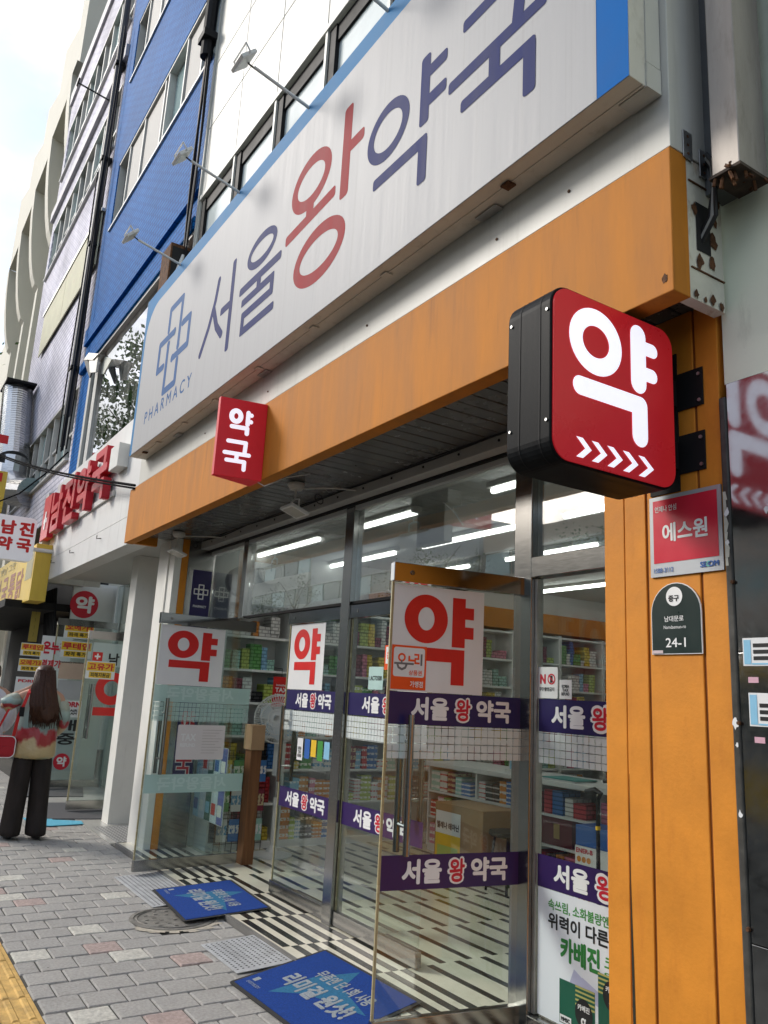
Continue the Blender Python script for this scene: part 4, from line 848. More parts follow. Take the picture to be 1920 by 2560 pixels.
# plates on the column
u = thing('security_plate', (-1.785, CY, 2.0), 'square silver and red security company plate on the orange column', 'plate'); fr = FRONT(0, CY - .002, 0)
rect('plate', surf('silver_plate', (.40, .42, .44), .4, metal=.3, var=.05), u, fr, -1.934, 1.996, -1.635, 2.293, l=.006, th=.006)
rect('red_field', flat('plate_red', (.60, .025, .05), .2, spec=.6), u, fr, -1.918, 2.045, -1.650, 2.278, l=.007)
text(u, '언제나 안심', fr, -1.908, 2.233, -1.815, 2.256, M_pwhite, .01, l=.008); text(u, '에스원', fr, -1.878, 2.118, -1.69, 2.188, M_pwhite, .028, l=.008)
text(u, '1588-3112', fr, -1.918, 2.010, -1.835, 2.027, M_pblue, .012, l=.008); text(u, 'SE OM', fr, -1.725, 2.012, -1.652, 2.032, M_pblue, .04, l=.008); text(u, 'C', fr, -1.700, 2.012, -1.687, 2.032, flat('teal_print', (.12, .55, .5)), .04, l=.008)
u = thing('address_plate', (-1.833, CY, 1.72), 'dark green arched address plate with a white emblem on the orange column', 'plate')
arch = lambda i: [(-1.937 + i, 1.72 + i), (-1.729 - i, 1.72 + i)] + [(-1.833 + (.104 - i) * cos(radians(a)), 1.866 + (.104 - i) * sin(radians(a))) for a in range(0, 181, 12)]
poly('plate', M_panelw, u, fr, arch(0), l=.005, th=.005); poly('green_field', flat('deep_green', (.008, .022, .02), .3), u, fr, arch(.003), l=.006)
poly('emblem_disc', M_pwhite, u, fr, ell(-1.836, 1.921, .034, .034), l=.007); text(u, '중구', fr, -1.86, 1.903, -1.815, 1.925, M_pblack, .03, l=.008)
text(u, '남대문로', fr, -1.879, 1.833, -1.799, 1.853, M_pwhite, .01, l=.007); text(u, 'Namdaemun-ro', fr, -1.883, 1.808, -1.791, 1.820, M_pwhite, 0, l=.007); text(u, '24-1', fr, -1.876, 1.744, -1.793, 1.776, M_pwhite, .012, l=.007)
rect('paper_scrap', flat('scrap', (.55, .45, .46)), u, fr, -1.934, 1.723, -1.888, 1.734, l=.0075)
# flood lamps under the soffit
for q, (x, y) in enumerate(((-2.55, 2.45), (-5.05, 2.45), (-7.55, 2.45))):
    u = thing('soffit_lamp', (x, y, 2.98), 'cream square flood lamp hung under the soffit, ' + ('beside the large lightbox', 'below the wedge sign', 'at the far end of the shop')[q], 'lamp', 'flood lamps under the soffit')
    MB().lathe((x, y, 2.93), [(0, 0), (.045, 0), (.06, .025), (.06, .045), (.03, .054), (0, .054)], 18).build('rose', M_plast, u)
    MB().tube([(x, y, 2.93), (x - .005, y, 2.86), (x - .06, y, 2.85), (x - .065, y, 2.79)], .007, 8).build('arm', M_plast, u); MB().tube([(x, y, 2.86), (x + .06, y, 2.85), (x + .065, y, 2.79)], .007, 8).build('arm', M_plast, u)
    hc = V((x, y, 2.775)); a = V((1, 0, 0)); b = V((0, .94, -.34)); n = a.cross(b)
    mb = MB(); mb.add([hc + a * sx * .095 + b * sy * .075 + n * sz for sz in (-.011, .011) for sy in (-1, 1) for sx in (-1, 1)], [(0, 2, 3, 1), (4, 5, 7, 6), (0, 1, 5, 4), (2, 6, 7, 3), (0, 4, 6, 2), (1, 3, 7, 5)]); mb.build('head', M_plast, u, bevel=.004)
    mb = MB(); mb.add([hc + a * sx * .075 + b * sy * .058 + n * (-.0115) for sx, sy in ((-1, -1), (1, -1), (1, 1), (-1, 1))], [(0, 1, 2, 3)]); mb.build('lens', surf('lamp_lens', (.5, .49, .42)), u)
    MB().tube([(x + .02, y, 2.935), (x + .2, y + .2, 2.94), (x + .22, y + .36, 2.95)], .006, 6).build('conduit', M_plast, u)
    MB().tube([V((x + .13, y + .12, 2.86)) + V((.03 * cos(a * .7), .03 * sin(a * .7), .03 * cos(a * .7 + 1))) for a in range(14)], .004, 5).build('cable_loop', M_black, u)
pts = [V((-7.8 + .56 * i, 2.79 + .012 * sin(i * 2.1), 2.975 - .012 * abs(sin(i * 1.7)))) for i in range(11)]
u = MB().tube(pts, .005, 6).build('cable', M_black, None); tag(u, 'thin black cable sagging along the soffit edge', 'cable')
# ------------------------------------------------------------------ building to the right of the column
R = thing('stone_clad_building', (-.5, 2.6, 0), 'pale green painted building with polished black stone at street level', 'building')
M_greenw = surf('pale_green_paint', (.78, .83, .67), .6, var=.05, scale=2, dirt=(.36, .40, .29), dirt_amt=.5, dirt_scale=(3, 3, .9), dirt_lo=.57)
M_stone = surf('polished_black_stone', (.02, .022, .022), .085, var=.5, scale=26, spec=.9, ior=2.4)
M_stonedull = surf('worn_stone_edge', (.06, .058, .052), .35, var=.4, scale=14, bump=.15, bscale=40)
box('wall', M_greenw, R, -1.61, 6, 2.405, 2.9, 2.65, 9)
box('wall_strip', M_greenw, R, -1.33, 6, 2.36, 2.404, 2.66, 9)
box('wall_joint', surf('joint_green', (.30, .33, .24), .7), R, -1.34, 6, 2.356, 2.404, 4.05, 4.06)
box('stone_edge', M_stonedull, R, -1.625, -1.598, 2.385, 2.9, 0, 2.60, bevel=.006)
for a, b in ((-1.596, -.90), (-.897, -.2), (-.197, .6)):
    for c, d in ((0, .86), (.863, 1.72), (1.723, 2.645)): box('stone_slab', M_stone, R, a, b, 2.39, 2.9, c, d, bevel=.0015)
for zz in (.45, .9, 1.5, 1.95): MB().lathe((-1.60, 2.384, zz), [(0, -.006), (.006, -.006), (.008, .002), (0, .002)], 8, axis=1).build('anchor_bolt', M_rust, R)
frs = FRONT(0, 2.39, 0)
for q, (py0, py1, px0) in enumerate(((1600, 1665, 1860), (1742, 1815, 1876))):
    a, b = gy(px0, py1, 2.39), gy(1960, py0 - 8, 2.39); rect('taped_flyer', M_panelw, R, frs, a.x, a.z, b.x, b.z, l=.002); rect('flyer_picture', M_psky, R, frs, a.x + .004, a.z + .005, a.x + .028, b.z - .006, l=.003); rect('flyer_border', M_psky, R, frs, a.x + .03, a.z + .004, b.x, a.z + .009, l=.003)
    for w in range(3): rect('flyer_print', M_pblack, R, frs, a.x + .036, a.z + .018 + w * .02, b.x, a.z + .03 + w * .02, l=.003)
    c = gy(px0 + 12, py1 + 42, 2.39); rect('small_sticker', flat('pink_scrap', (.6, .35, .42)), R, frs, c.x, c.z, c.x + .035, c.z + .018, l=.002)
for q in range(13):
    zz = random.uniform(.3, 2.3); x = random.choice((-1.611, -1.609, -1.47)); poly('paper_scrap', M_panelw, R, FRONT(0, 2.385, 0) if x < -1.6 else frs, [(y - zz + x, zz + (z - zz)) for y, z in blotch(zz, zz, random.uniform(.006, .014))], l=.002 + q * .0001)
mb = MB(); zt = 2.26
for q in range(9): z = zt - q * .028; mb.add([(-1.622, 2.3835, z), (-1.622 + random.uniform(.008, .02), 2.3835, z), (-1.622 + random.uniform(.008, .02), 2.3835, z - .03), (-1.622, 2.3835, z - .03)], [(0, 1, 2, 3)])
mb.build('filler_smear', surf('filler', (.55, .54, .46), .8, var=.2), R)
# rectangular duct on the green wall
D = thing('wall_duct', (-1.45, 2.3, 3.3), 'weathered grey square metal duct ending in a torn rusty mouth', 'duct')
M_duct = surf('galvanised_duct', (.34, .31, .28), .5, metal=.35, var=.18, scale=3, stretch=(3, 3, .5), dirt=(.17, .15, .13), dirt_amt=.6, dirt_scale=(5, 5, 1.2), dirt_lo=.5)
z3 = zoom(1100, 0, .4943)
dl, dr, db = gy(*z3(1375, 870), 2.2), gy(*z3(1515, 800), 2.2), gy(*z3(1515, 815), 2.2)
box('duct', M_duct, D, dl.x, dr.x, 2.2, 2.36, db.z, 9, bevel=.004); box('dark_strip', surf('dark_strip_grey', (.12, .125, .125), .5, var=.2), D, dl.x - .10, dl.x - .003, 2.30, 2.4, db.z + .02, 9)  # plain dark grey strip left of the duct's front face
mb = MB()
for q in range(16):
    x = dl.x + (dr.x - dl.x) * random.random(); y = 2.2 + .16 * random.random(); mb.tube([(x, y, db.z + .02), (x + random.uniform(-.05, .05), y + random.uniform(-.03, .03), db.z - random.uniform(.01, .06))], .006, 5)
o = mb.build('torn_edge', M_rust, D); o['kind'] = 'stuff'; box('mouth_plate', surf('dark_rust', (.05, .036, .028), .8, var=.5, scale=20), D, dl.x - .01, dr.x + .005, 2.195, 2.365, db.z - .012, db.z - .001)
for q, (c, r_) in enumerate((((.01, .01, .01), .012), ((.30, .30, .28), .010), ((.02, .02, .02), .008))):
    x = XR + .02 + q * .012
    o = MB().tube([(x - .01, 2.30 - q * .02, 3.47), (x + .02, 2.285 - q * .02, 3.42), (x + .025, 2.28 - q * .015, 3.33), (x + .01, 2.27, 3.22), (x - .05, 2.27, 3.14)], r_, 8).build('cable', surf('cable_%d' % q, c, .4, var=.1), None)
    tag(o, ('thick black cable looping into the rusty hole', 'grey cable looping into the rusty hole', 'thin black cable looping into the rusty hole')[q], 'cable', 'cables at the end of the orange band')
u = thing('hinge_bracket', (-1.56, 2.2, 3.4), 'rusty perforated hinge plates at the top of the orange band', 'bracket')
for q, (y, z) in enumerate(((2.17, 3.44), (2.26, 3.40))):
    bx = box('plate', M_steel3, u, XR + .001, XR + .006, y, y + .05, z, z + .11, bevel=.001)
    for a in range(3): MB().lathe((XR + .006, y + .025, z + .02 + a * .035), [(0, -.001), (.006, -.001), (.006, .0012), (0, .0012)], 8, axis=0).build('screw_hole', M_rust, u)

# ------------------------------------------------------------------ floor things
M_plate = surf('perforated_steel', (.48, .49, .50), .5, metal=.25, var=.15, scale=9, dirt=(.25, .24, .22), dirt_amt=.5)
def ramp(x0, x1, label):
    u = thing('ramp_plate', ((x0 + x1) / 2, 2.2, 0), label, 'ramp plate', 'perforated steel ramp plates at the step')
    ya, yb, za, zb = 2.055, 2.40, .006, .026
    MB().prism([(x0, ya, za - .004), (x0, yb, zb - .004), (x0, yb, zb), (x0, ya, za)], (x1 - x0, 0, 0)).build('plate', M_plate, u)
    mb = MB(); sl = (zb - za) / (yb - ya)
    for i in range(int((x1 - x0) / .03) - 1):
        for j in range(10):
            x, y = x0 + .03 + i * .03, ya + .025 + j * .033; z = za + (y - ya) * sl + .0006
            mb.add([(x - .006, y - .006, z), (x + .006, y - .006, z + 0), (x + .006, y + .006, z + .012 * sl), (x - .006, y + .006, z + .012 * sl)], [(0, 1, 2, 3)])
    o = mb.build('holes', M_dark, u); o['kind'] = 'stuff'
ramp(-7.0, -6.0, 'perforated steel ramp plate under the far blue mat'); ramp(-5.06, -4.50, 'perforated steel ramp plate between the two blue mats')
u = thing('checker_plate', (-8.9, 2.6, 0), 'steel checker plate on the ground between the white pillars', 'plate')
box('plate', surf('checker_base', (.22, .22, .215), .5, metal=.3, var=.2), u, -9.40, -8.45, 2.47, 2.86, .001, .009); mb = MB()
for i in range(24):
    for j in range(9):
        x, y = -9.38 + i * .039, 2.485 + j * .042; s = 1 if (i + j) % 2 else -1; d, e = V((.011, .011 * s, 0)), V((-.004 * s, .004, 0)); c = V((x + .01, y, .0095)); mb.add([c - d - e, c + d - e, c + d + e, c - d + e], [(0, 1, 2, 3)])
o = mb.build('studs', surf('worn_stud', (.62, .62, .60), .4, var=.1), u); o['kind'] = 'stuff'
# manhole
u = thing('manhole_cover', (MANHOLE.x, MANHOLE.y, 0), 'round cast iron manhole cover half under the far mat', 'manhole cover'); c = (MANHOLE.x, MANHOLE.y, 0)
M_iron = surf('cast_iron', (.20, .19, .17), .6, metal=.2, var=.4, scale=18, bump=.4, bscale=90, dirt=(.2, .18, .15), dirt_amt=.5)
MB().lathe(c, [(0, -.03), (MANR, -.03), (MANR, .004), (MANR - .028, .006), (MANR - .03, -.006), (0, -.006)], 48).build('frame', M_iron, u)
MB().lathe(c, [(0, -.008), (MANR - .034, -.008), (MANR - .034, .002), (0, .002)], 48).build('lid', M_iron, u)
mb = MB()
for q in range(28):
    an = q * 2.4; rr = .03 + .2 * math.sqrt(q / 28); a = V((MANHOLE.x + rr * cos(an), MANHOLE.y + rr * sin(an), .002)); mb.box(a.x - .022, a.x + .022, a.y - .012, a.y + .012, .001, .006)
mb.tube([(MANHOLE.x + .235 * cos(a * pi / 20), MANHOLE.y + .235 * sin(a * pi / 20), .003) for a in range(41)], .005, 5, cap=False)
o = mb.build('raised_pattern', M_iron, u); o['kind'] = 'stuff'
mb = MB(); 
for q in range(30):
    an = -1.2 + q * .09; r0 = MANR + .005; r1 = r0 + random.uniform(.015, .07)
    mb.add([(MANHOLE.x + r * cos(a), MANHOLE.y + r * sin(a), .0015 + q * .00002) for r, a in ((r0, an), (r1, an), (r1, an + .1), (r0, an + .1))], [(0, 1, 2, 3)])
mb.build('mortar_collar', surf('mortar', (.42, .38, .31), .9, var=.2, scale=30, bump=.6), u)
# blue mats
M_mat = surf('mat_blue', (.008, .05, .26), .95, var=.28, scale=110, bump=.8, bscale=260)
M_mat2 = surf('mat_light_blue', (.03, .16, .30), .95, var=.25, scale=110, bump=.8, bscale=260)
M_matw = surf('mat_white', (.33, .37, .40), .95, var=.3, scale=150, bump=.8, bscale=260)
def mat(p00, ux, uy, W, H, z0, dz, label):
    u = thing('door_mat', (p00[0], p00[1], .03), label, 'mat', 'blue printed door mats')
    fr = Fr((p00[0], p00[1], z0), (ux[0], ux[1], 0), (uy[0], uy[1], dz))
    P = rrect(-.025, -.025, W + .025, H + .025, .02, 3); poly('rubber_edge', M_rubber, u, fr, P, l=0, th=.003); rect('pile', M_mat, u, fr, 0, 0, W, H, l=.003, th=.0028)
    poly('light_shape', M_mat2, u, fr, [(W * .42, H * .99), (W * .99, H * .99), (W * .99, H * .62), (W * .74, H * .55), (W * .36, H * .12), (W * .40, H * .52), (W * .20, H * .66)][:0] or [(W * .27, H * .13), (W * .46, H * .36), (W * .93, H * .52), (W * .55, H * .66), (W * .45, H * .97), (W * .30, H * .60)], l=.0036)
    text(u, '리미걸 원샷!', fr, W * .17, H * .30, W * .86, H * .54, M_matw, .045, l=.0042); text(u, '무좀엔 단 1회 사용', fr, W * .27, H * .60, W * .84, H * .76, M_matw, .03, l=.0042)
    text(u, 'EVERYBODY', fr, W * .05, H * .08, W * .20, H * .115, M_matw, 0, l=.0042); rect('mark', M_matw, u, fr, W * .05, H * .14, W * .09, H * .21, l=.0042); 
mat((-4.37, 1.985), (.99, .03), (-.17, .66), .90, .66, .009, .037, 'blue printed doormat in front of the near open leaf')
mat((-6.40, 2.20), (.88, -.07), (-.02, .61), .86, .60, .023, .022, 'blue printed doormat at the far doorway over the manhole edge')

# ------------------------------------------------------------------ the neighbouring pharmacy and the blue building
N = thing('blue_tiled_building', (-10.6, 2.6, 0), 'bright blue tiled building with grey window shutters', 'building')
M_blue = tiles('blue_tile', (.005, .12, .39), (.010, .145, .44), (.003, .05, .2), .22, .066, rough=.55, msize=.12, bump=.6, var=.35)
BX0, BX1, BY = -13.35, -7.97, 2.42
rowsN = [(8.82, 10.12), (11.72, 13.0)]
wx0, wx1 = -12.8, -8.1
box('wall', M_blue, N, BX0, BX1, BY, BY + .4, 6.45, 8.82); box('wall', M_blue, N, BX0, BX1, BY, BY + .4, 10.12, 11.72); box('wall', M_blue, N, BX0, BX1, BY, BY + .4, 13.0, 16.2)
for a, b in rowsN: box('wall', M_blue, N, BX0, wx0, BY, BY + .4, a, b); box('wall', M_blue, N, wx1, BX1, BY, BY + .4, a, b)
box('ledge', M_blue, N, BX0, BX1, BY - .05, BY - .001, 6.95, 7.22); box('ledge', M_blue, N, BX0, BX1, BY - .06, BY - .001, 6.45, 6.60)
box('wall', M_blue, N, BX0, -12.72, BY, BY + .4, 4.3, 6.449)
M_frame = surf('pale_aluminium_frame', (.55, .55, .52), .4, var=.1); M_shut = surf('grey_shutter', (.30, .295, .28), .6, var=.07, scale=30, stretch=(1, 1, .1)); M_skyglass = surf('sky_window', (.30, .42, .42), .08, var=.1, scale=1, spec=.9); M_darkglass = surf('dark_window', (.05, .07, .07), .06, var=.1, spec=.8)
kinds = [('dark', -12.8, -12.16), ('shut', -12.16, -11.35), ('shut', -11.35, -10.36), ('dark', -10.36, -10.2), ('sky', -10.2, -9.42), ('shut', -9.42, -8.70), ('dark', -8.70, -8.1)]
for a, b in rowsN:
    for k, x0, x1 in kinds:
        box('window', {'dark': M_darkglass, 'shut': M_shut, 'sky': M_skyglass}[k], N, x0 + .035, x1 - .035, BY + (.05 if k == 'shut' else .12), BY + .16, a + .05, b - .05)
        box('window_frame', M_frame, N, x0 - .02, x0 + .02, BY + .02, BY + .17, a + .04, b - .04)
    box('window_sill', M_frame, N, wx0, wx1, BY - .03, BY + .17, a, a + .038); box('window_head', M_frame, N, wx0, wx1, BY + .01, BY + .17, b - .038, b)
W2 = box('shop_window', glass('mirror_window', tint=(.45, .52, .52), boost=.5, wob=.02, haze=.25), N, -12.10, -7.97, BY + .03, BY + .05, 4.50, 6.40); box('room_back', surf('dim_room', (.20, .22, .22), .8), N, -12.7, -7.97, BY + .5, BY + .6, 4.3, 6.44)
box('window_frame', M_frame, N, -12.72, -12.58, BY - .01, BY + .1, 4.4, 6.44); box('window', M_darkglass, N, -12.58, -12.30, BY + .03, BY + .08, 4.45, 6.4); box('window_frame', M_frame, N, -12.30, -12.102, BY - .01, BY + .1, 4.4, 6.44); box('window_head', M_frame, N, -12.72, -7.97, BY - .03, BY + .1, 6.402, 6.449)
u = thing('vent_hood', (-12.3, 2.3, 6.2), 'grey sheet metal vent hood at the corner of the blue building', 'vent')
z4 = zoom(0, 700, .2893); HP = lambda pts, Y: [gy(*z4(*p), Y) for p in pts]
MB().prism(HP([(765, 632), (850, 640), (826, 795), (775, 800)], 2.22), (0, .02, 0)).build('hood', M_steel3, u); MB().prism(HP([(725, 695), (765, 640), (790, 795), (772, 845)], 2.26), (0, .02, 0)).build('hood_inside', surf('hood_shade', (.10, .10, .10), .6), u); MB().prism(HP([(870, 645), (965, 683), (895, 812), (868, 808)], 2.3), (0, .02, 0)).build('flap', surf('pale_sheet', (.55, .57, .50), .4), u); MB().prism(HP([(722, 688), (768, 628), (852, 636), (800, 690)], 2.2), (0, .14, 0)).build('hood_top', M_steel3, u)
# shop fascia with red box letters
NY = 2.2
M_nwhite = surf('neighbour_white', (.68, .68, .66), .4, var=.05, scale=2, dirt=(.42, .42, .40), dirt_amt=.55, dirt_scale=(3, 3, .35), dirt_lo=.55)
for a, b in ((2.94, 3.25), (3.254, 4.08), (4.084, 4.42)): box('fascia_panel', M_nwhite, N, -12.75, -8.12, NY, NY + .2, a, b, bevel=.003)
box('soffit', surf('neighbour_soffit', (.52, .52, .49), .5, var=.04), N, -12.75, -8.19, NY + .2, 3.4, 3.02, 3.06); box('fascia_side', M_nwhite, N, -12.80, -12.752, NY, 3.0, 2.94, 4.42)
box('sign_box', M_plast, N, -9.15, -8.80, NY - .12, NY - .001, 3.85, 4.12, bevel=.004)
for x in (-12.2, -11.0, -9.6): MB().tube([(x, NY, 3.16), (x, NY - .05, 3.15), (x, NY - .05, 3.19)], .006, 6).build('hook', M_black, N)
box('pillar', M_pillar, N, -9.82, -9.56, 2.66, 3.0, 0, 3.018, bevel=.004)
L = thing('box_letters', (-11, 2.0, 3.5), 'row of red box letters with a red cross panel on the white fascia', 'sign'); M_redl = surf('red_box_letter', (.50, .02, .035), .35, var=.06)
fr = FRONT(0, NY - .05, 0)
def boxtext(t, x0, z0, x1, z1, bold=.035, dep=.12):
    vs, fs = glyph(t); ax, bx = min(v[0] for v in vs) - bold, max(v[0] for v in vs) + bold; ay, by = min(v[1] for v in vs) - bold, max(v[1] for v in vs) + bold
    sx, sy = (x1 - x0) / (bx - ax), (z1 - z0) / (by - ay)
    me_parts = MB()
    from collections import Counter
    for i, (dx, dy) in enumerate([(0, 0), (bold, 0), (-bold, 0), (0, bold), (0, -bold), (bold * .7, bold * .7), (-bold * .7, bold * .7), (bold * .7, -bold * .7), (-bold * .7, -bold * .7)]):
        yf, yb = NY - dep - i * .0002, NY - .03 + i * .0002
        P = [(x0 + (x + dx - ax) * sx, z0 + (y + dy - ay) * sy) for x, y in vs]
        n = len(P); ed = Counter(); dr_ = {}
        for f in fs:
            for a, b in zip(f, f[1:] + f[:1]): k = (min(a, b), max(a, b)); ed[k] += 1; dr_[k] = (a, b)
        side = [(dr_[k][1], dr_[k][0], n + dr_[k][0], n + dr_[k][1]) for k, c in ed.items() if c == 1]
        me_parts.add([(x, yf, z) for x, z in P] + [(x, yb, z) for x, z in P], [tuple(f) for f in fs] + side)
    return me_parts.build('letter', M_redl, L)
for t_, a, b in (('국', -9.95, -9.25), ('약', -10.75, -10.05), ('진', -11.55, -10.85), ('남', -12.35, -11.65)): boxtext(t_, a, 3.58, b, 4.22)
box('cross_panel', M_redl, L, -12.98, -12.45, NY - .12, NY - .03, 3.55, 4.22, bevel=.004)
box('cross_bar', M_pwhite, L, -12.82, -12.60, NY - .124, NY - .121, 3.80, 3.87); box('cross_bar', M_pwhite, L, -12.75, -12.67, NY - .128, NY - .125, 3.70, 3.97)
box('rail', M_plast, L, -12.9, -9.2, NY - .03, NY - .001, 3.60, 3.66)
# projecting white sign of the neighbour, facing the camera side
u = thing('white_projecting_sign', (-12.9, 1.5, 3.0), 'white rounded projecting sign with red letters at the picture edge', 'sign'); XN = -12.4
z6a = zoom(0, 1300, .3842)
a_, b_ = gx(*z6a(235, 20), XN), gx(*z6a(180, 262), XN)
yl, yr, zb_, zt_ = 1.05, a_.y + .02, gx(*z6a(100, 262), XN).z, gx(85 * 1.1573, 1122 * 1.1573, XN).z
MB().prism([(XN - .16, y, z) for y, z in rrect(yl, zb_, yr, zt_, .08, 6)], (.16, 0, 0)).build('cabinet', surf('lit_white_box', (.74, .75, .76), .4, var=.02, emit=.1), u, bevel=.004)
fr = SIDE(XN, 0, 0)
def QN(x, y): p = gx(*z6a(x, y), XN); return p.y, p.z
c0, c1 = QN(8, 95), QN(232, 105); t0, t1 = QN(115, 5)[1], QN(115, 100)[1]
ym = QN(125, 60)[0]; w_ = c1[0] - ym - .01
for t_, s0, za, zb2 in (('남', ym - w_ - .02, t1, t0), ('진', ym + .0, t1, t0), ('약', ym - w_ - .04, QN(115, 205)[1], QN(115, 115)[1]), ('국', ym - .01, QN(115, 205)[1], QN(115, 115)[1])): text(u, t_, fr, s0, za, s0 + w_ - .02, zb2, M_pred, .05, l=.003)
MB().tube([(XN - .08, yr - .02, zb_ + .2), (XN - .08, NY, zb_ + .2)], .03, 8).build('bracket', M_plast, u)
# neighbour's shopfront: recessed glazing, open doors, notices
NYG = 3.35
box('glazing', M_glass, N, -13.0, -9.83, NYG, NYG + .012, .05, 3.018); box('mullion', M_steel, N, -11.3, -11.24, NYG - .03, NYG + .03, 0, 3.018); box('transom', M_steel, N, -12.7, -9.83, NYG - .03, NYG + .03, 2.2, 2.28)
struct('neighbour_floor', surf('neighbour_tile', (.42, .41, .38), .2, var=.1, scale=2), MB().box(-12.9, -8.45, 2.40, 7.2, -.2, .004))
NI = bpy.data.objects['neighbour_floor']
box('interior_wall', M_inwall, N, -12.9, -12.8, 3.4, 7.2, 0, 3.02); box('interior_wall', M_inwall, N, -12.9, -8.2, 7.2, 7.3, 0, 3.02); box('interior_ceiling', M_ceil, N, -12.8, -8.2, 3.41, 7.2, 3.02, 3.06)
box('party_wall', M_inwall, N, -9.56, -9.5, 3.0, 7.2, 0, 3.018)
for y in (4.0, 5.0, 6.2):
    u = thing('ceiling_light', (-11, y, 2.98), 'lit white tube lamp in the neighbouring shop, %s' % {4.0: 'nearest its glass', 5.0: 'middle row', 6.2: 'deepest row'}[y], 'lamp', 'tube lamps in the neighbouring shop'); MB().tube([(-12.2, y, 2.97), (-10.2, y, 2.97)], .025, 8).build('tube', M_tube, u); box('housing', M_plast, u, -12.25, -10.15, y - .04, y + .04, 2.99, 3.018)
u = thing('white_shelf_rack', (-11.3, 3.9, 0), 'white open shelf rack behind the neighbouring door', 'shelf'); rx, ry = -11.6, 3.8
for a in (0, 1):
    for b in (0, 1): box('leg', M_plast, u, rx + a * .7, rx + a * .7 + .03, ry + b * .35, ry + b * .35 + .03, .005, 1.6)
for q in range(5): box('shelf_board', M_plast, u, rx, rx + .73, ry, ry + .38, .2 + q * .3, .22 + q * .3)
for q in range(12):
    lv = q // 3; o = box('product_box', PM[(q * 3) % len(PM)], None, rx + .05 + (q % 3) * .2, rx + .22 + (q % 3) * .2, ry + .05, ry + .3, .221 + lv * .3, .40 + lv * .3); tag(o, '%s product box on the white rack, %s shelf, %s along' % (PAL[(q * 3) % len(PAL)][0], ORD[lv], ORD[q % 3]), 'box', 'product boxes on the white rack')
def nleaf(o_, h_, ztop, label):
    o_, h_ = V(o_), V(h_); fr = Fr(o_, h_ - o_, (0, 0, 1)); W = (h_ - o_).length; c = fr.p(W / 2, .02); D = bpy.data.objects.new('door', None); link(D); D.parent = N; D.location = c - WLOC[N]; WLOC[D] = c; D['label'] = label
    def slab(nm, mat, x0, x1, y0, y1, t): mb = MB(); mb.add([fr.p(x, y, l) for l in (-t, t) for y in (y0, y1) for x in (x0, x1)], [(0, 2, 3, 1), (4, 5, 7, 6), (0, 1, 5, 4), (2, 6, 7, 3), (0, 4, 6, 2), (1, 3, 7, 5)]); return mb.build(nm, mat, D)
    slab('glass', M_glass, .02, W, .13, ztop - .1, .005); slab('glass_edge', M_glassedge, 0, .02, .13, ztop - .1, .006); slab('top_rail', M_steel2, 0, W, ztop - .1, ztop, .02); slab('bottom_rail', M_steel, 0, W, .03, .13, .02)
    return D, fr, W
def along(fr, px, py): d = ray(px, py); t = (fr.o - EYE).dot(fr.n) / d.dot(fr.n); p = EYE + d * t; return (p - fr.o).dot(fr.u), p.z
a = gz(*z6a(425, 1885), .03); D1, fr1, W1 = nleaf((a.x, a.y, 0), (a.x - .03, a.y + .92, 0), 2.15, 'open glass door of the neighbouring shop')
handle(D1, fr1, .12, .85, 1.5)
def card(D, fr, pts, mat, l=.004):
    P = [along(fr, *z6a(*p)) for p in pts]; x0, x1 = min(P[0][0], P[1][0]), max(P[0][0], P[1][0]); y0, y1 = min(P[0][1], P[1][1]), max(P[0][1], P[1][1]); rect('notice', mat, D, fr, x0, y0, x1, y1, l=l); return x0, y0, x1, y1
def offer(D, fr, tl, br, t1, t2, l=.006):
    x0, y0, x1, y1 = card(D, fr, (tl, br), M_panelw, l); h = y1 - y0; w = x1 - x0
    rect('yellow_field', M_pyellow, D, fr, x0 + .02 * w, y0 + .45 * h, x1 - .02 * w, y1 - .05 * h, l=l + .001); text(D, t1, fr, x0 + .06 * w, y0 + .5 * h, x1 - .06 * w, y0 + .9 * h, M_pred2, .035, l=l + .002)
    rect('yellow_field', M_pyellow, D, fr, x0 + .12 * w, y0 + .06 * h, x1 - .12 * w, y0 + .40 * h, l=l + .001); text(D, t2, fr, x0 + .17 * w, y0 + .1 * h, x1 - .17 * w, y0 + .36 * h, M_pblack, .03, l=l + .002)
x0, y0, x1, y1 = card(D1, fr1, ((610, 795), (785, 960)), film('pale_panel', (.62, .68, .68), .85), .0045)
text(D1, '남', fr1, *along(fr1, *z6a(700, 945)), *along(fr1, *z6a(780, 870)), M_pblack, .03, l=.007); rect('red_cross', M_pred, D1, fr1, *along(fr1, *z6a(598, 915)), *along(fr1, *z6a(670, 862)), l=.006); cx_, cy_ = along(fr1, *z6a(634, 888)); rect('cross_bar', M_pwhite, D1, fr1, cx_ - .035, cy_ - .01, cx_ + .035, cy_ + .01, l=.007); rect('cross_bar', M_pwhite, D1, fr1, cx_ - .01, cy_ - .035, cx_ + .01, cy_ + .035, l=.0075)
offer(D1, fr1, (565, 915), (740, 1040), '고유가', '피해지원금', .009)
cx_, cy_ = along(fr1, *z6a(725, 1098)); ik = Ink(fr1, .0055); ik.ring(cx_, cy_, .20, .20, .105); ik.bar(cx_ - .2, cy_ - .28, cx_ + .16, cy_ - .28, .10); ik.build('lettering', M_pred, D1)
a = gx(*z6a(300, 1200), -12.72); D2, fr2, W2_ = nleaf((-12.72, a.y, 0), (-12.74, a.y + .88, 0), gx(*z6a(290, 628), -12.72).z, 'far open glass door covered in yellow offer cards')
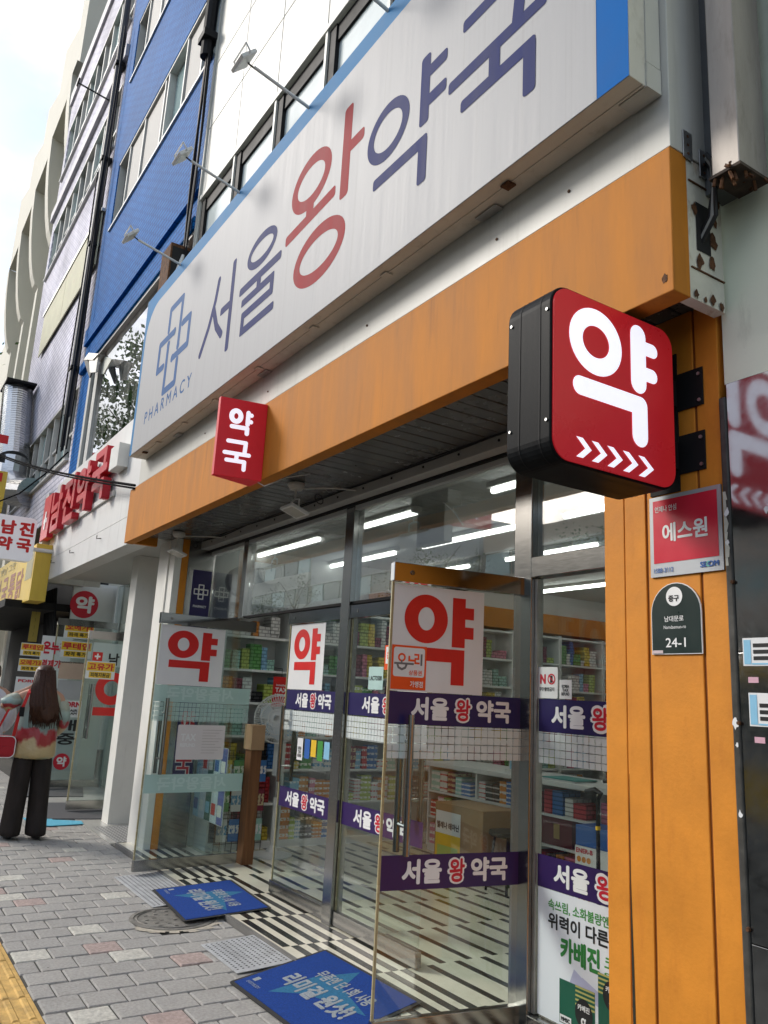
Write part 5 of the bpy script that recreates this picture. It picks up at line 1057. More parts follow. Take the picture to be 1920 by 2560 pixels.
card(D2, fr2, ((278, 750), (430, 1100)), M_panelw, .0045); card(D2, fr2, ((390, 920), (545, 1040)), flat('skin_print', (.55, .40, .30)), .0065); card(D2, fr2, ((380, 1040), (520, 1170)), flat('grey_print', (.42, .42, .42)), .007); card(D2, fr2, ((340, 1170), (520, 1285)), M_panelw, .0055); card(D2, fr2, ((330, 1287), (500, 1630)), surf('pale_banner', (.45, .50, .49), .5, var=.03), .0045); card(D2, fr2, ((105, 1018), (240, 1200)), M_panelw, .0045)
def wr(D, fr, t, tl, br, mat, b=.03, l=.008): a, c = along(fr, *z6a(*tl)), along(fr, *z6a(*br)); text(D, t, fr, min(a[0], c[0]), min(a[1], c[1]), max(a[0], c[0]), max(a[1], c[1]), mat, b, l=l)
wr(D2, fr2, '온누리', (282, 785), (430, 880), M_pred2, .05); wr(D2, fr2, '결제가', (270, 905), (390, 965), M_pred2, .04); wr(D2, fr2, 'PDRN', (405, 1180), (525, 1220), M_pred2, .05); wr(D2, fr2, 'REPAIR\nCREAM', (405, 1228), (500, 1270), M_pblack, .04); wr(D2, fr2, 'NANO PDRN', (392, 918), (540, 938), M_pblack, .03, .009); wr(D2, fr2, '매\n중', (380, 1290), (480, 1470), M_pblack, .03); wr(D2, fr2, 'PDRN', (118, 1035), (240, 1060), M_pred2, .04)
offer(D2, fr2, (425, 660), (605, 780), '오메가3', '파격 특가', .010); offer(D2, fr2, (400, 782), (588, 905), '루테인', '파격 특가', .012); offer(D2, fr2, (140, 797), (278, 890), '루테인', '파격 특가', .010); offer(D2, fr2, (125, 898), (265, 990), '오메가3', '파격 특가', .010)
for cx0, cy0, r0 in ((398, 1572, 60),):
    c_ = along(fr2, *z6a(cx0, cy0)); poly('red_disc', M_pred2, D2, fr2, ell(*c_, .115, .115), l=.0075); text(D2, '약', fr2, c_[0] - .07, c_[1] - .07, c_[0] + .07, c_[1] + .07, M_pwhite, .04, l=.0085)
WN = box('side_wall', M_inwall, N, -13.05, -13.0, 2.68, 3.33, 0, 3.018); fr = SIDE(-13.0, 0, 0); c_ = gx(*z6a(548, 550), -13.0)
poly('red_disc', M_pred2, WN, fr, ell(c_.y, c_.z, .21, .21), l=.003); text(WN, '약', fr, c_.y - .13, c_.z - .13, c_.y + .15, c_.z + .13, M_pwhite, .045, l=.004)
for q, (tl, br, c) in enumerate((((140, 1720), (540, 1800), (.07, .072, .075)), ((270, 1840), (665, 1945), (.08, .08, .085)))):
    p = [gz(*z6a(*tl), .01), gz(*z6a(br[0], tl[1]), .01), gz(*z6a(*br), .01), gz(*z6a(tl[0], br[1]), .01)]; o = MB().prism([V((v.x, v.y, .004)) for v in p], (0, 0, .01)).build('floor_mat', surf('grey_mat_%d' % q, c, .9, var=.2, scale=60), None); tag(o, ('dark grey floor mat inside the neighbouring doorway', 'dark grey floor mat outside the neighbouring doorway')[q], 'mat')
p = gz(*z6a(350, 1955), .01); o = poly('blue_mat', surf('light_blue_mat', (.10, .38, .52), .9, var=.15, scale=60), None, Fr((0, 0, .004), (1, 0, 0), (0, 1, 0)), [(p.x + x, p.y + y) for x, y in ((-.25, -.28), (.30, -.27), (.36, -.1), (.30, .25), (.1, .27), (-.05, 0), (-.3, .0))], l=.008, th=.007); tag(o, 'light blue curved mat edge beside the grey mat', 'mat')
# ------------------------------------------------------------------ lilac building
LB = thing('lilac_building', (-16.5, 2.7, 0), 'lilac grey tiled building with banners and ribbon windows', 'building')
M_lil = tiles('lilac_tile', (.74, .72, .80), (.80, .78, .85), (.48, .47, .56), .30, .10, rough=.7, msize=.14, bump=.6, var=.6)
LX0, LX1, LY = -20.1, -13.36, 2.44
lrows = [(5.05, 6.38), (10.95, 12.35), (13.7, 15.25)]
zs = [4.2] + [z for r in lrows for z in r] + [16.4]
for a, b in zip(zs[::2], zs[1::2]): box('wall', M_lil, LB, LX0, LX1, LY, LY + .4, a, b)
for a, b in lrows:
    box('wall', M_lil, LB, LX0, LX0 + .3, LY, LY + .4, a, b); box('wall', M_lil, LB, LX1 - .25, LX1, LY, LY + .4, a, b)
    n = 9; w = (LX1 - .25 - LX0 - .3) / n
    for i in range(n):
        x = LX0 + .3 + i * w
        box('window', (M_darkglass, M_skyglass, M_shut)[(i * 2 + int(a)) % 3], LB, x + .03, x + w - .03, LY + .10, LY + .14, a + .05, b - .05); box('window_frame', M_frame, LB, x - .03, x + .03, LY + .03, LY + .15, a + .04, b - .04)
        box('window_bar', M_frame, LB, x + .03, x + w - .03, LY + .06, LY + .11, a + .42 * (b - a), a + .42 * (b - a) + .05)
    box('window_sill', M_frame, LB, LX0 + .3, LX1 - .25, LY - .06, LY + .15, a, a + .04); box('window_head', M_frame, LB, LX0 + .3, LX1 - .25, LY, LY + .15, b - .04, b)
box('string_course', surf('grey_course', (.42, .41, .44), .6, var=.2), LB, LX0, LX1, LY - .08, LY - .001, 12.7, 12.95); box('string_course', MT['grey_course'], LB, LX0, LX1, LY - .06, LY - .001, 16.1, 16.45)
u = thing('faded_banner', (-16.2, 2.35, 8.5), 'faded cream banner strung across the lilac building', 'banner')
M_ban = surf('faded_banner', (.52, .51, .36), .7, var=.12, scale=2, dirt=(.45, .30, .26), dirt_amt=.5, dirt_scale=(2, 2, 5), dirt_lo=.52)
for a, b in ((-18.6, -16.3), (-16.28, -14.3), (-14.28, -13.5)): box('sheet', M_ban, u, a, b, LY - .06, LY - .04, 8.55, 9.55)
box('rail', M_steel3, u, -18.7, -13.45, LY - .08, LY - .01, 9.56, 9.62)
# drain pipe and cables in the corner
u = thing('drain_pipe', (-13.5, 2.3, 4), 'dark grey drain pipe running down the lilac corner', 'pipe'); MB().tube([(-13.62, 2.32, 5.8), (-13.62, 2.32, 16.3)], .06, 10).build('pipe', surf('dark_pipe', (.06, .06, .065), .5, var=.1), u)
for z in (6.6, 8.9, 10.6, 12.6, 14.6): box('clamp', M_black, u, -13.72, -13.52, 2.25, 2.43, z, z + .06)
u = thing('antenna', (-14.2, 2.2, 12), 'thin metal bracket sticking out beside the drain pipe', 'bracket'); MB().tube([(-13.7, 2.3, 11.9), (-14.1, 1.75, 12.3)], .015, 6).build('rod', M_black, u); MB().tube([(-14.2, 1.75, 12.3), (-14.0, 1.75, 12.33)], .015, 6).build('tip', M_black, u)
for q in range(6):
    x = -13.5 - q * .16 if q < 4 else -13.30; pts = [V((x + .05 * sin(i * 1.3 + q), 2.36 - .02 * q % 3, 5.2 + i * .9 + .1 * sin(q))) for i in range(7 if q % 2 else 10)]
    o = MB().tube(pts, .014, 5).build('wall_cable', M_black, None); tag(o, 'thin black cable hanging down the lilac wall, %s from the blue corner' % ORD[q], 'cable', 'cables hanging on the lilac wall')
# black conduit bundle between blue and white buildings
u = thing('conduit_bundle', (-8.0, 2.3, 6), 'black conduit and cable bundle between the blue and white buildings', 'conduit')
MB().tube([(-8.05, 2.31, 8.7), (-8.03, 2.31, 10.0), (-8.03, 2.31, 13.5)], .075, 10).build('conduit', M_black, u)
for z in (8.9, 9.6): box('clamp', M_black, u, -8.15, -7.93, 2.22, 2.40, z, z + .09)
for q in range(6): MB().tube([V((-8.12 + .035 * q + .03 * sin(i + q), 2.34 - .012 * (q % 3), 6.0 + i * .45)) for i in range(7)] + [V((-8.05, 2.31, 8.75))], .011 if q % 2 else .016, 5).build('cable', (M_black, surf('brown_cable', (.09, .04, .03), .6))[q % 3 == 0], u)
u = thing('junction_box', (-8.0, 2.3, 5.6), 'open rusty junction box behind the end of the sign', 'box'); box('case', M_rust, u, -8.32, -8.0, 2.16, 2.41, 5.62, 6.22, bevel=.004); rect('opening', M_dark, u, SIDE(-8.0, 0, 0), 2.18, 5.66, 2.39, 6.18, l=.002); MB().tube([(-7.99, 2.30, 6.1), (-7.97, 2.25, 5.9), (-7.99, 2.3, 5.68)], .02, 8).build('lead', M_plast, u)
# steel spiral duct
u = thing('spiral_duct', (-15, 2.2, 4), 'shiny spiral steel flue on the lilac wall above the yellow sign', 'duct'); z4 = zoom(0, 700, .2893)
a, b = gy(*z4(155, 960), 2.1), gy(*z4(110, 1560), 2.1); M_spiral = surf('spiral_steel', (.6, .6, .6), .28, metal=1, var=.1, scale=3, stretch=(1, 1, 30))
n = 60; MB().tube([a.lerp(b, i / n) for i in range(n + 1)], [.30 + .012 * (i % 2) for i in range(n + 1)], 18).build('flue', M_spiral, u); MB().tube([b, b + V((.1, 0, -.45)), b + V((.5, .1, -.75)), b + V((.9, .3, -.8))], .30, 16).build('elbow', M_spiral, u)
MB().tube([a + V((-.9, -.0, -2.0)), a + V((-.9, 0, -6.2))], .26, 16).build('side_flue', M_spiral, u); box('cap_plate', M_black, u, a.x - .5, a.x + .5, a.y - .3, a.y + .3, a.z + .05, a.z + .1)
# ------------------------------------------------------------------ cream building with flared fins
CB = thing('cream_building', (-27, 4, 0), 'tall cream building with curved flaring fins and a stepped top', 'building')
M_cream = surf('cream_render', (.54, .525, .455), .7, var=.05, scale=.5, dirt=(.50, .48, .38), dirt_amt=.4, dirt_scale=(.8, .8, .3), dirt_lo=.55)
z1 = zoom(0, 0, .3617)
fins = []
for i, (px, py) in enumerate(((500, 510), (360, 955), (245, 1315), (150, 1605), (65, 1860))):
    p = gz(*z1(px, py), 17.5); fins.append(p)
fins.append(fins[-1] * 2 - fins[-2])
box('wall', M_cream, CB, fins[-1].x - 40, -20.12, 4.0, 8, 0, 17.45)
tops = [((530, 345), (660, 290)), ((465, 370), (530, 345)), ((340, 760), (395, 745)), ((290, 800), (340, 760)), ((150, 1385), (190, 1380))]
for i, p in enumerate(fins[:-1]):
    yo = p.y; prof = [(yo, 17.5)] + [(yo + .55 * (1 - cos(t * pi / 2 / 6)) ** .8 * 1.0, 17.5 - 3.4 * sin(t * pi / 2 / 6)) for t in range(1, 7)] + [(yo + .55, 0), (yo + 1.3, 0), (yo + 1.3, 15.6)] + [(yo + 1.3 * sin(t * pi / 2 / 6), 15.6 + 1.9 * cos(t * pi / 2 / 6)) for t in range(6, 0, -1)]
    MB().prism([(p.x, y, z) for y, z in prof], (-.45, 0, 0)).build('fin', M_cream, CB)
    far = fins[i + 1] if i + 1 < len(fins) else p
    ex = 3.25 if i else .6
    MB().prism([(p.x, yo + 1.3 * sin(t * pi / 16), 15.6 + 1.9 * cos(t * pi / 16)) for t in range(9)] + [(p.x, yo + 2.4, 15.6), (p.x, yo + 2.4, 17.5)], (ex, 0, 0)).build('cove', M_cream, CB)
    MB().prism([(p.x, yo, 17.502), (p.x + ex, yo + .34 * ex / 3.25, 17.502), (p.x + ex, yo + 2.2, 17.502), (p.x, yo + 2.2, 17.502)], (0, 0, 3.1 if i else 14)).build('upper_wall', M_cream, CB)
    MB().prism([(p.x, yo + 1.3, 0), (p.x + ex, yo + 1.3, 0), (p.x + ex, yo + 2.4, 0), (p.x, yo + 2.4, 0)], (0, 0, 15.59)).build('bay_wall', M_cream, CB)
box('upper_core', M_cream, CB, fins[-1].x - 30, -20.12, 4.4, 9, 17.45, 20.2); box('tower', M_cream, CB, -23, -16, 4.6, 9, 16.6, 40)
# ------------------------------------------------------------------ restaurant below, yellow sign
RS = thing('chicken_restaurant', (-16, 3, 0), 'dark narrow restaurant front under an awning beside the neighbouring pharmacy', 'building')
box('shopfront', M_dark, RS, -20, -13.06, 2.9, 3.2, 0, 4.2); box('awning', M_black, RS, -20, -13.06, 1.75, 2.9, 2.55, 2.66); box('end_wall', surf('grey_render', (.40, .41, .41), .6, var=.1), RS, -13.1, -12.85, 2.1, 2.8, 2.95, 4.3)
for q in range(8): MB().tube([(-13.1 - .1 * q, 2.45 + .06 * (q % 4), 1.2 + .1 * q), (-13.0 - .1 * q, 2.5, 2.0), (-13.1 - .12 * q, 2.44, 2.9)], .018, 5).build('hanging_cable', M_black, RS)
box('door_frame', M_black, RS, -16, -13.3, 2.8, 2.89, 0, 2.5); box('lit_lamp', surf('warm_bulb', (1, .7, .3), .5, var=0, emit=5), RS, -14.3, -14.2, 2.65, 2.75, 1.75, 1.85)
u = thing('yellow_sign', (-15, 2, 2.7), 'large yellow restaurant sign with red brush lettering', 'sign'); YS = 1.98
p0, p1, p2 = gy(*z6a(195, 470), YS), gy(*z6a(220, 265), YS), gy(0, 1300 + 590 * .3842, YS)
M_ysign = surf('yellow_sign_face', (.66, .46, .07), .45, var=.08, scale=2, dirt=(.5, .3, .05), dirt_amt=.3)
box('cabinet', M_ysign, u, -22, p0.x, YS, YS + .22, 2.62, 3.45, bevel=.004)
fr = FRONT(0, YS, 0); xr_ = p0.x
for q, t_ in enumerate('한국통닭'): text(u, t_, fr, xr_ - 3.55 + q * .72, 2.72, xr_ - 2.95 + q * .72, 3.18, flat('brush_red', (.28, .07, .03)), .03, l=.003)
text(u, '옛날 그맛', fr, xr_ - 3.3, 3.25, xr_ - 1.7, 3.38, flat('brush_brown', (.3, .22, .05)), .01, l=.003); rect('food_picture', flat('photo_print', (.30, .27, .15)), u, fr, xr_ - .62, 2.95, xr_ - .08, 3.35, l=.003)
u = thing('yellow_vertical_sign', (-15, 1.3, 3.5), 'small yellow upright sign with red figures at the picture edge', 'sign'); XV = -15.5; a = gx(*z4(70, 1660), XV); b = gx(*z4(20, 2010), XV)
box('cabinet', M_ysign, u, XV - .12, XV, a.y - .8, a.y, b.z, a.z, bevel=.004)
for q in range(4): rect('print', M_pred if q % 2 else M_pblack, u, SIDE(XV, 0, 0), a.y - .3, b.z + .2 + q * .35, a.y - .08, b.z + .36 + q * .35, l=.003)
u = thing('yellow_side_banner', (-13.2, 2.3, 1.8), 'narrow yellow banner hanging before the dark restaurant', 'banner'); fr = SIDE(-13.3, 0, 0); q0, q1 = gx(*z6a(265, 600), -13.3), gx(*z6a(180, 790), -13.3); rect('sheet', surf('dull_yellow', (.30, .23, .05), .7, var=.1), u, fr, q1.y, q1.z, q0.y, q0.z, l=0, th=.01)
for q in range(5): rect('print', M_pblack, u, fr, q1.y + .06, q1.z + .08 + q * .11, q0.y - .06, q1.z + .14 + q * .11, l=.002)
# overhead cables
a, b = gy(1163 * .2893, 700 + 1775 * .2893, 2.09), gx(0, 700 + 1510 * .2893, -15.5)
for q in range(2):
    n = 14; o = MB().tube([a.lerp(b, i / n) + V((0, 0, -.06 * sin(pi * i / n) - .03 * q)) for i in range(n + 1)] + [b + (b - a) * .5], .016 - .004 * q, 6).build('overhead_cable', surf('cable_sheath', (.008, .008, .009), .8, var=.1, spec=.02), None); tag(o, ('thick black overhead cable tied to the orange band', 'thinner black overhead cable lashed under the thick one')[q], 'cable')
c, d = gy(*z4(590, 1485), 2.35), gx(*z4(0, 1910), -14)
o = MB().tube([c, c.lerp(d, .3) + V((0, 0, -.1)), c.lerp(d, .7) + V((0, 0, -.12)), d, d + (d - c) * .4], .012, 6).build('overhead_cable', surf('cable_sheath', (.008, .008, .009), .8, var=.1, spec=.02), None); tag(o, 'thin black overhead cable sagging below the blue corner', 'cable')
# ------------------------------------------------------------------ across the street (seen mirrored in the glass)
def block(x0, x1, y, h, col, lab, st=3.1):
    b = thing('office_building', ((x0 + x1) / 2, y, 0), lab, 'building', 'buildings across the street'); m = surf('render_%d' % int(-x0 * 10 + h * 100), col, .7, var=.08, scale=1)
    box('wall', m, b, x0, x1, y - 8, y - .25, 0, h); nz_ = int(h / st); nx = int((x1 - x0) / 2.6)
    for i in range(nz_):
        box('spandrel', m, b, x0, x1, y - .249, y, i * st + 2.35, min(h, (i + 1) * st + .75)) if i < nz_ - 1 else box('parapet', m, b, x0, x1, y - .249, y, i * st + 2.35, h + .5)
        for j in range(nx): w_ = (x1 - x0) / nx; box('window', (M_darkglass, M_skyglass)[(i + j) % 3 == 0], b, x0 + j * w_ + .12, x0 + (j + 1) * w_ - .12, y - .24, y - .12, i * st + .76, i * st + 2.34)
        box('band', M_frame, b, x0, x1, y, y + .05, i * st + 2.36, i * st + 2.46)
    return b
block(-110, -70, -30, 19, (.55, .53, .48), 'cream office block across the street, far end, mirrored in the glass'); block(-69.5, -44, -30, 14.5, (.42, .43, .44), 'grey office block across the street, mirrored in the upper glass'); block(-43.5, -18, -30, 12.5, (.50, .40, .32), 'tan office block across the street, mirrored in the doors'); block(-17.5, 20, -30, 14, (.60, .60, .58), 'pale office block straight across the street behind the camera')
M_leaf = [surf('leaf_%d' % i, c, .55, var=.3, scale=6) for i, c in enumerate(((.10, .17, .055), (.13, .22, .07), (.075, .13, .04)))]
M_bark = surf('bark', (.10, .075, .05), .9, var=.3, scale=10, bump=.5)
def tree(x, y, h, r, cz, lab, nleaf=2600, seed=1):
    rnd = random.Random(seed); t = thing('street_tree', (x, y, 0), lab, 'tree', 'street trees'); mb = MB(); mb.tube([(x, y, -.1), (x + .05, y, h * .3), (x - .05, y + .05, h * .6), (x, y, h * .9)], [.17, .13, .09, .03], 10)
    tips = []
    for k in range(14):
        an = k * 2.4; z = h * (.38 + .5 * k / 14); e = V((x + r * .8 * cos(an) * (1 - .4 * k / 14), y + r * .8 * sin(an) * (1 - .4 * k / 14), z + r * .55)); mb.tube([(x, y, z), V((x, y, z)).lerp(e, .5) + V((0, 0, .1)), e], [.06, .035, .012], 6); tips.append(e)
    mb.build('trunk', M_bark, t); crown = [MB() for _ in M_leaf]
    cl = []
    for k in range(46):
        while True:
            p = V((rnd.uniform(-1, 1), rnd.uniform(-1, 1), rnd.uniform(-1, 1)))
            if .25 < p.length < 1: break
        cl.append((V((x + p.x * r, y + p.y * r, cz + p.z * r * 1.1)), rnd.uniform(.35, .7) * r * .42))
    for k in range(nleaf):
        c, cr_ = rnd.choice(cl); p = c + V((rnd.gauss(0, 1), rnd.gauss(0, 1), rnd.gauss(0, .8))) * cr_ * .6; s = rnd.uniform(.045, .09); a = V((rnd.gauss(0, 1), rnd.gauss(0, 1), rnd.gauss(0, 1))).normalized(); b = a.orthogonal().normalized()
        crown[k % 3].add([p - a * s, p + b * s * .6, p + a * s, p - b * s * .6], [(0, 1, 2, 3)])
    for m, c in zip(M_leaf, crown): c.build('crown', m, t)
tree(-21.5, -.9, 9.5, 2.3, 8.3, 'leafy street tree outside the frame, mirrored in the upper shop window', 9500, 3)
tree(-38.0, -22, 10, 3.4, 7, 'leafy street tree across the road, mirrored above the closed doors', 3000, 5); tree(-56, -22, 10, 3.4, 7.2, 'leafy street tree across the road, mirrored at the far end of the glass', 2600, 9); tree(-25, -22, 9, 3, 6.4, 'leafy street tree across the road, mirrored near the open door', 2600, 11)

# ------------------------------------------------------------------ people
def ring(c, rx, ry, n=20, rot=0, ph=None): return [V((c[0] + rx * cos(2 * pi * k / n + rot) * (1 + (ph[k % len(ph)] if ph else 0)), c[1] + ry * sin(2 * pi * k / n + rot) * (1 + (ph[k % len(ph)] if ph else 0)), c[2])) for k in range(n)]
def local(name, mb, mat, parent, sub=0, smooth=True):
    me = bpy.data.meshes.new(name); me.from_pydata(mb.v, [], mb.f); me.materials.append(mat); me.update()
    bm = bmesh.new(); bm.from_mesh(me); bmesh.ops.recalc_face_normals(bm, faces=bm.faces); bm.to_mesh(me); bm.free()
    for p in me.polygons: p.use_smooth = smooth
    o = bpy.data.objects.new(name, me); link(o); o.parent = parent
    if sub: s = o.modifiers.new('smooth', 'SUBSURF'); s.levels = s.render_levels = sub
    return o
def skin_body(name, pts, edges, mat, parent, root=0):
    me = bpy.data.meshes.new(name); me.from_pydata([p[:3] for p in pts], edges, []); me.materials.append(mat); o = bpy.data.objects.new(name, me); link(o); o.parent = parent
    sk = o.modifiers.new('skin', 'SKIN'); sk.use_smooth_shade = True
    lay = me.skin_vertices[0].data if me.skin_vertices else None
    if lay is None:
        bm = bmesh.new(); bm.from_mesh(me); bm.verts.layers.skin.verify(); bm.to_mesh(me); bm.free(); lay = me.skin_vertices[0].data
    for i, p in enumerate(pts): lay[i].radius = (p[3], p[4] if len(p) > 4 else p[3]); lay[i].use_root = (i == root)
    s = o.modifiers.new('smooth', 'SUBSURF'); s.levels = s.render_levels = 1
    return o
M_skin = surf('skin', (.50, .29, .20), .5, var=.06, scale=12)
M_hair = surf('dark_brown_hair', (.05, .020, .011), .42, var=.6, scale=30, stretch=(12, 12, .5), bump=.5, bscale=40)
M_trou = surf('black_trousers', (.022, .017, .015), .75, var=.4, scale=8, stretch=(2, 2, .5), bump=.8, bscale=9)
M_shoe = surf('black_shoe', (.015, .014, .014), .35, var=.1)
def blouse_mat():
    m = bpy.data.materials.new('printed_satin'); m.use_nodes = True; t = m.node_tree; b = t.nodes['Principled BSDF']; N_ = t.nodes.new; L_ = t.links.new
    tc = N_('ShaderNodeTexCoord'); sp = N_('ShaderNodeSeparateXYZ'); L_(tc.outputs['Generated'], sp.inputs[0]); nz = N_('ShaderNodeTexNoise'); nz.inputs['Scale'].default_value = 3.2; nz.inputs['Detail'].default_value = 3; L_(tc.outputs['Generated'], nz.inputs[0])
    ma = N_('ShaderNodeMath'); ma.operation = 'MULTIPLY_ADD'; ma.inputs[1].default_value = .34; L_(nz.outputs[0], ma.inputs[0]); L_(sp.outputs[2], ma.inputs[2])
    rp = N_('ShaderNodeValToRGB'); rp.color_ramp.interpolation = 'LINEAR'; e = rp.color_ramp.elements; e[0].position = .15; e[0].color = (.30, .34, .24, 1); e[1].position = 1.15 if False else 1.0; e[1].color = (.36, .38, .30, 1)
    for p, c in ((.22, (.42, .33, .17, 1)), (.40, (.45, .34, .18, 1)), (.45, (.28, .02, .02, 1)), (.56, (.30, .02, .03, 1)), (.60, (.20, .28, .26, 1)), (.80, (.32, .42, .39, 1)), (.9, (.30, .33, .27, 1))): x = e.new(p); x.color = c
    L_(ma.outputs[0], rp.inputs[0]); L_(rp.outputs[0], b.inputs['Base Color']); b.inputs['Roughness'].default_value = .38
    geo = N_('ShaderNodeNewGeometry'); n3 = N_('ShaderNodeTexNoise'); n3.inputs['Scale'].default_value = 11; L_(geo.outputs['Position'], n3.inputs[0]); bp = N_('ShaderNodeBump'); bp.inputs['Strength'].default_value = .5; bp.inputs['Distance'].default_value = .03; L_(n3.outputs[0], bp.inputs['Height']); L_(bp.outputs[0], b.inputs['Normal'])
    return m
def person(loc, face, label, top, trou, hairlong=True, raised=True):
    """local frame: x to the person's right, y forward, z up"""
    root = bpy.data.objects.new('person', None); link(root); root.location = loc; root.rotation_euler = (0, 0, face - pi / 2); WLOC[root] = V(loc); tag(root, label, 'person')
    if raised: la = [(-.17, -.01, 1.36, .05), (-.36, -.06, 1.24, .042), (-.30, .0, 1.335, .034), (-.13, .045, 1.42, .028)]
    else: la = [(-.18, 0, 1.36, .05), (-.23, -.02, 1.10, .042), (-.24, .06, .88, .034), (-.24, .08, .80, .028)]
    ra = [(.18, 0, 1.36, .05), (.235, -.01, 1.12, .042), (.20, .14, .98, .034), (.14, .24, .98, .028)]
    pts = [(0, 0, .93, .14, .10), (0, 0, 1.10, .12, .085), (0, 0, 1.30, .15, .09), (0, 0, 1.40, .07), (0, .01, 1.47, .05), (0, .03, 1.56, .078, .092), (0, .03, 1.63, .06)]
    ed = [(i, i + 1) for i in range(6)]
    for arm in (la, ra):
        k = len(pts); pts += arm; ed += [(3, k)] + [(k + i, k + i + 1) for i in range(3)]
        w, d = V(arm[3][:3]), (V(arm[3][:3]) - V(arm[2][:3])).normalized(); sd = d.cross(V((0, 1, .2))).normalized()
        for f in range(5):
            o = sd * ((f - 2) * .017); ln = (.05, .078, .085, .078, .06)[f]; k2 = len(pts); b0 = w + d * (.03 if f else .0) + o
            tip = b0 + d * ln + (sd * -.02 if f == 0 else V((0, .012, -.008))); pts += [(*(b0 + d * .03), .0095), (*tip, .007)]; ed += [(k + 3, k2), (k2, k2 + 1)]
    for s in (-1, 1): k = len(pts); pts += [(s * .09, 0, .86, .085), (s * .10, .01 * s, .48, .06), (s * .115, -.02 * s, .09, .038), (s * .12, .10 - .02 * s, .035, .035)]; ed += [(0, k), (k, k + 1), (k + 1, k + 2), (k + 2, k + 3)]
    skin_body('body', pts, ed, M_skin, root)
    # face: nose and ears
    mb = MB(); mb.loft([ring((0, .118, 1.52), .016, .012, 8), ring((0, .132, 1.535), .014, .014, 8), ring((0, .115, 1.575), .006, .008, 8)]); local('nose', mb, M_skin, root, 1)
    for s in (-1, 1): mb = MB(); mb.loft([ring((s * .085, .02, 1.52), .008, .018, 8), ring((s * .09, .015, 1.55), .009, .024, 8), ring((s * .085, .015, 1.58), .006, .015, 8)]); local('ear', mb, M_skin, root, 1)
    for s in (-1, 1): mb = MB(); mb.lathe((s * .032, .112, 1.565), [(0, -.006), (.008, -.005), (.01, 0), (.008, .005), (0, .006)], 10); local('eye', mb, M_pblack, root)
    # trousers: wide legs that fall over the shoes
    rnd = random.Random(4); wob = [rnd.uniform(-.05, .05) for _ in range(20)]
    mb = MB(); mb.loft([ring((0, 0, 1.0), .145, .105, 20), ring((0, -.005, .92), .168, .128, 20), ring((0, -.01, .84), .178, .138, 20), ring((0, -.005, .77), .165, .125, 20)]); local('waist', mb, trou, root, 1)
    for s in (-1, 1):
        mb = MB(); mb.loft([ring((s * .085, 0, .84), .098, .125, 20), ring((s * .092, 0, .66), .096, .115, 20, ph=[w * .4 for w in wob]), ring((s * .10, .01 * s, .45), .098, .112, 20, ph=wob), ring((s * .108, .012, .25), .098, .112, 20, ph=[w * 1.6 for w in wob]), ring((s * .116, -.01 * s, .06), .106, .13, 20, ph=[w * 2.2 for w in wob]), ring((s * .118, -.01 * s, .03), .102, .126, 20, ph=[w * 2.2 for w in wob])]); local('trouser_leg', mb, trou, root, 1)
        mb = MB(); mb.loft([ring((s * .125, .06 - .02 * s, .0), .046, .14, 16), ring((s * .125, .06 - .02 * s, .03), .05, .142, 16), ring((s * .125, .05 - .02 * s, .075), .04, .10, 16)]); local('shoe', mb, M_shoe, root, 1)
    mb = MB(); mb.loft([ring((0, -.01, .745), .205, .165, 20, ph=wob), ring((0, -.01, .80), .210, .168, 20, ph=wob), ring((0, -.01, .93), .200, .155, 20, ph=[w * .9 for w in wob]), ring((0, -.01, 1.08), .185, .138, 20, ph=[-w * .7 for w in wob]), ring((0, -.015, 1.24), .195, .132, 20), ring((0, -.01, 1.34), .200, .118, 20), ring((0, -.005, 1.395), .160, .09, 20), ring((0, 0, 1.44), .075, .07, 20)]); local('blouse', mb, top, root, 1)
    for arm, r in ((la, (.095, .10, .085, .05)), (ra, (.09, .085, .075, .05))): mb = MB(); A = [V(a[:3]) for a in arm]; P = [A[0] + (A[0] - A[1]) * -.12, A[0].lerp(A[1], .5), A[1], A[1].lerp(A[2], .4), A[2].lerp(A[3], .35)]; mb.tube(P, [.072, .078, .074, .066, .044], 14); local('sleeve', mb, top, root, 1)
    n = 26; hw = [.10 * sin(k * 2.9) + .05 * sin(k * 5.1) for k in range(n)]
    if hairlong:
        mb = MB(); mb.loft([ring((0, .02, 1.672), .03, .035, n), ring((0, .01, 1.655), .075, .085, n), ring((0, .0, 1.60), .098, .115, n, ph=[h * .1 for h in hw]), ring((0, -.02, 1.52), .105, .108, n, ph=[h * .3 for h in hw]), ring((.005, -.07, 1.42), .110, .075, n, ph=[h * .6 for h in hw]), ring((.02, -.11, 1.32), .130, .065, n, ph=[h * .9 for h in hw]), ring((.04, -.13, 1.22), .128, .055, n, ph=hw), ring((.06, -.138, 1.15), .105, .045, n, ph=[h * 1.5 for h in hw]), ring((.07, -.138, 1.10), .06, .03, n, ph=[h * 2.2 for h in hw])])
        local('hair', mb, M_hair, root, 1)
        mb = MB(); rr = random.Random(8)
        for k in range(150):
            a = rr.uniform(-1, 1); P = [V((a * .09, -.06 - .05 * (1 - a * a), 1.62)), V((a * .118, -.09 - .055 * (1 - a * a), 1.42)), V((a * .135 + .02, -.13 - .05 * (1 - a * a), 1.28)), V((a * .135 + .05 + rr.uniform(-.03, .03), -.145 - .03 * (1 - a * a), rr.uniform(1.04, 1.17)))]; mb.tube(P, [.003, .005, .005, .002], 4)
        o = local('hair_strands', mb, M_hair, root); o['kind'] = 'stuff'
    else:
        mb = MB(); mb.loft([ring((0, .02, 1.67), .03, .03, n), ring((0, .01, 1.65), .08, .09, n), ring((0, 0, 1.59), .1, .11, n), ring((0, -.02, 1.52), .09, .085, n), ring((0, -.03, 1.47), .06, .05, n)]); local('hair', mb, M_hair, root, 1)
    return root
